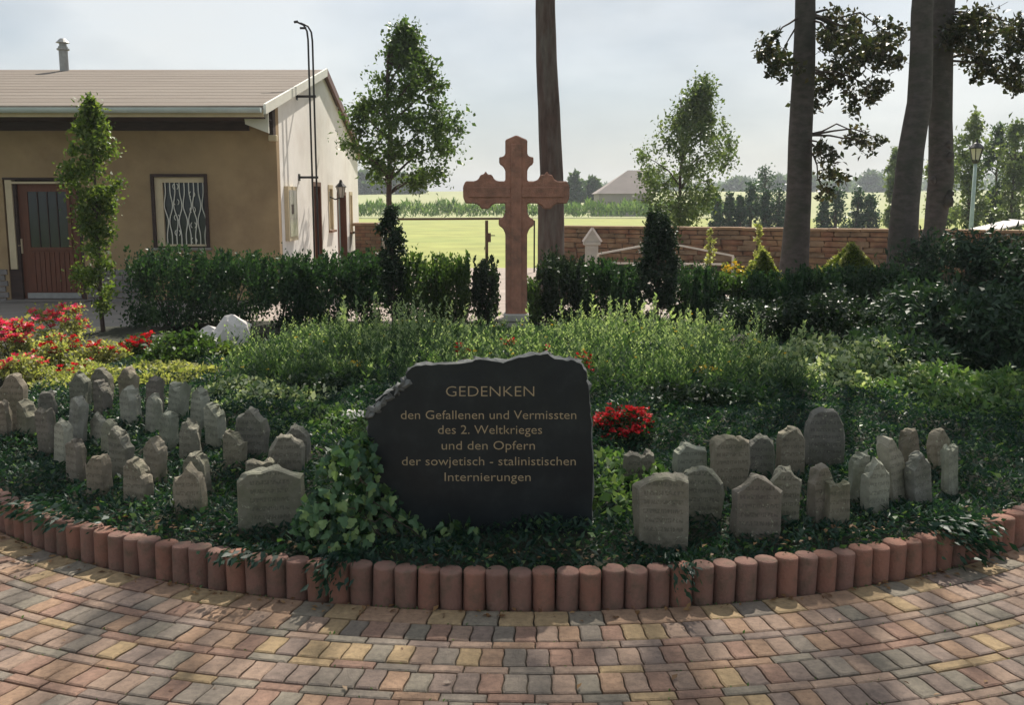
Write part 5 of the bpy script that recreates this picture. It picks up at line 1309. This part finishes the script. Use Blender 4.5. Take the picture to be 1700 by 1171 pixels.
for px, a, b, w, Y, lab in ((955, 290, 338, 24, 130, 'dark pointed tree left of the barn'), (985, 300, 340, 34, 132, 'round tree touching the left side of the barn'), (606, 288, 322, 40, 240, 'first far dark tree beside the white gable'), (638, 284, 322, 44, 245, 'second far dark tree behind the young tree trunk'), (668, 290, 322, 36, 240, 'third far dark tree right of the young tree trunk'), (690, 302, 322, 24, 240, 'smallest far tree at the right end of the left tree group')):
    far_tree(px, a, b, w, Y, 'leaf_far', lab, 'tree', 'egg', 1600)
for px, a, b, w, Y, lab in ((1606, 192, 380, 62, 44, 'tall pale green poplar left of the street lamp head'), (1648, 215, 380, 50, 48, 'darker poplar immediately right of the street lamp'), (1676, 205, 380, 60, 44, 'tall poplar near the right edge'), (1715, 200, 380, 60, 45, 'poplar cut by the right edge'), (1480, 250, 380, 30, 55, 'light green tree seen left of the grey leaning beech'), (1562, 235, 380, 60, 50, 'light green poplar seen between the two crossing trunks and the lamp')):
    far_tree(px, a, b, w, Y, 'leaf_poplar' if 'darker' not in lab else 'leaf_far', lab, 'tree', 'column', 3400, .17, None, 'poplar_tree', 60, .2)
for px, a, b, w, Y, lab in ((1225, 300, 330, 60, 300, 'far rounded blue-green wood edge left of the tallest spruce'), (1290, 296, 330, 50, 310, 'far wood edge behind the left beech trunk'), (1345, 300, 345, 60, 300, 'far wood edge just right of the left beech trunk'), (1395, 305, 345, 60, 300, 'lower far tree clump above the wide conifer'), (1442, 292, 342, 76, 290, 'highest rounded far tree clump on the hill before the grey leaning beech'), (1488, 300, 345, 60, 300, 'far tree clump behind the grey leaning beech')):
    far_tree(px, a, b, w, Y, 'leaf_far', lab, 'tree', 'egg', 1500)
n = 9000; x = r.uniform(40, 320, n); y = r.uniform(420, 470, n); P = np.stack([x, y, land(x, y) + r.random(n) * (5 + 2 * np.sin(x * .12) + 1.5 * np.sin(x * .31))], 1)
tag(link('distant_wood', leafmesh('distant_wood', P, 2.0, 1.4, 'leaf_far')), 'bluish wood along the far hill on the right', 'wood', kind='stuff')
n = 5000; x = r.uniform(-260, -60, n); y = r.uniform(420, 470, n); P = np.stack([x, y, land(x, y) + r.random(n) * (5 + 2 * np.sin(x * .12))], 1)
tag(link('distant_wood', leafmesh('distant_wood', P, 2.0, 1.4, 'leaf_far')), 'distant wood hidden behind the house on the left', 'wood', kind='stuff')

# ---------------------------------------------------------------- haze
m, nt, out = nodes('haze_air'); pvn = nt.nodes.new("ShaderNodeVolumePrincipled"); pvn.inputs['Density'].default_value = .0007; pvn.inputs['Color'].default_value = (.82, .88, .95, 1); pvn.inputs['Anisotropy'].default_value = .3
nt.links.new(pvn.outputs[0], out.inputs['Volume'])
HAZE = True
if HAZE: tag(MB().box(-520, 520, -70, 780, -1.5, 22).build('haze', m), kind='stuff')
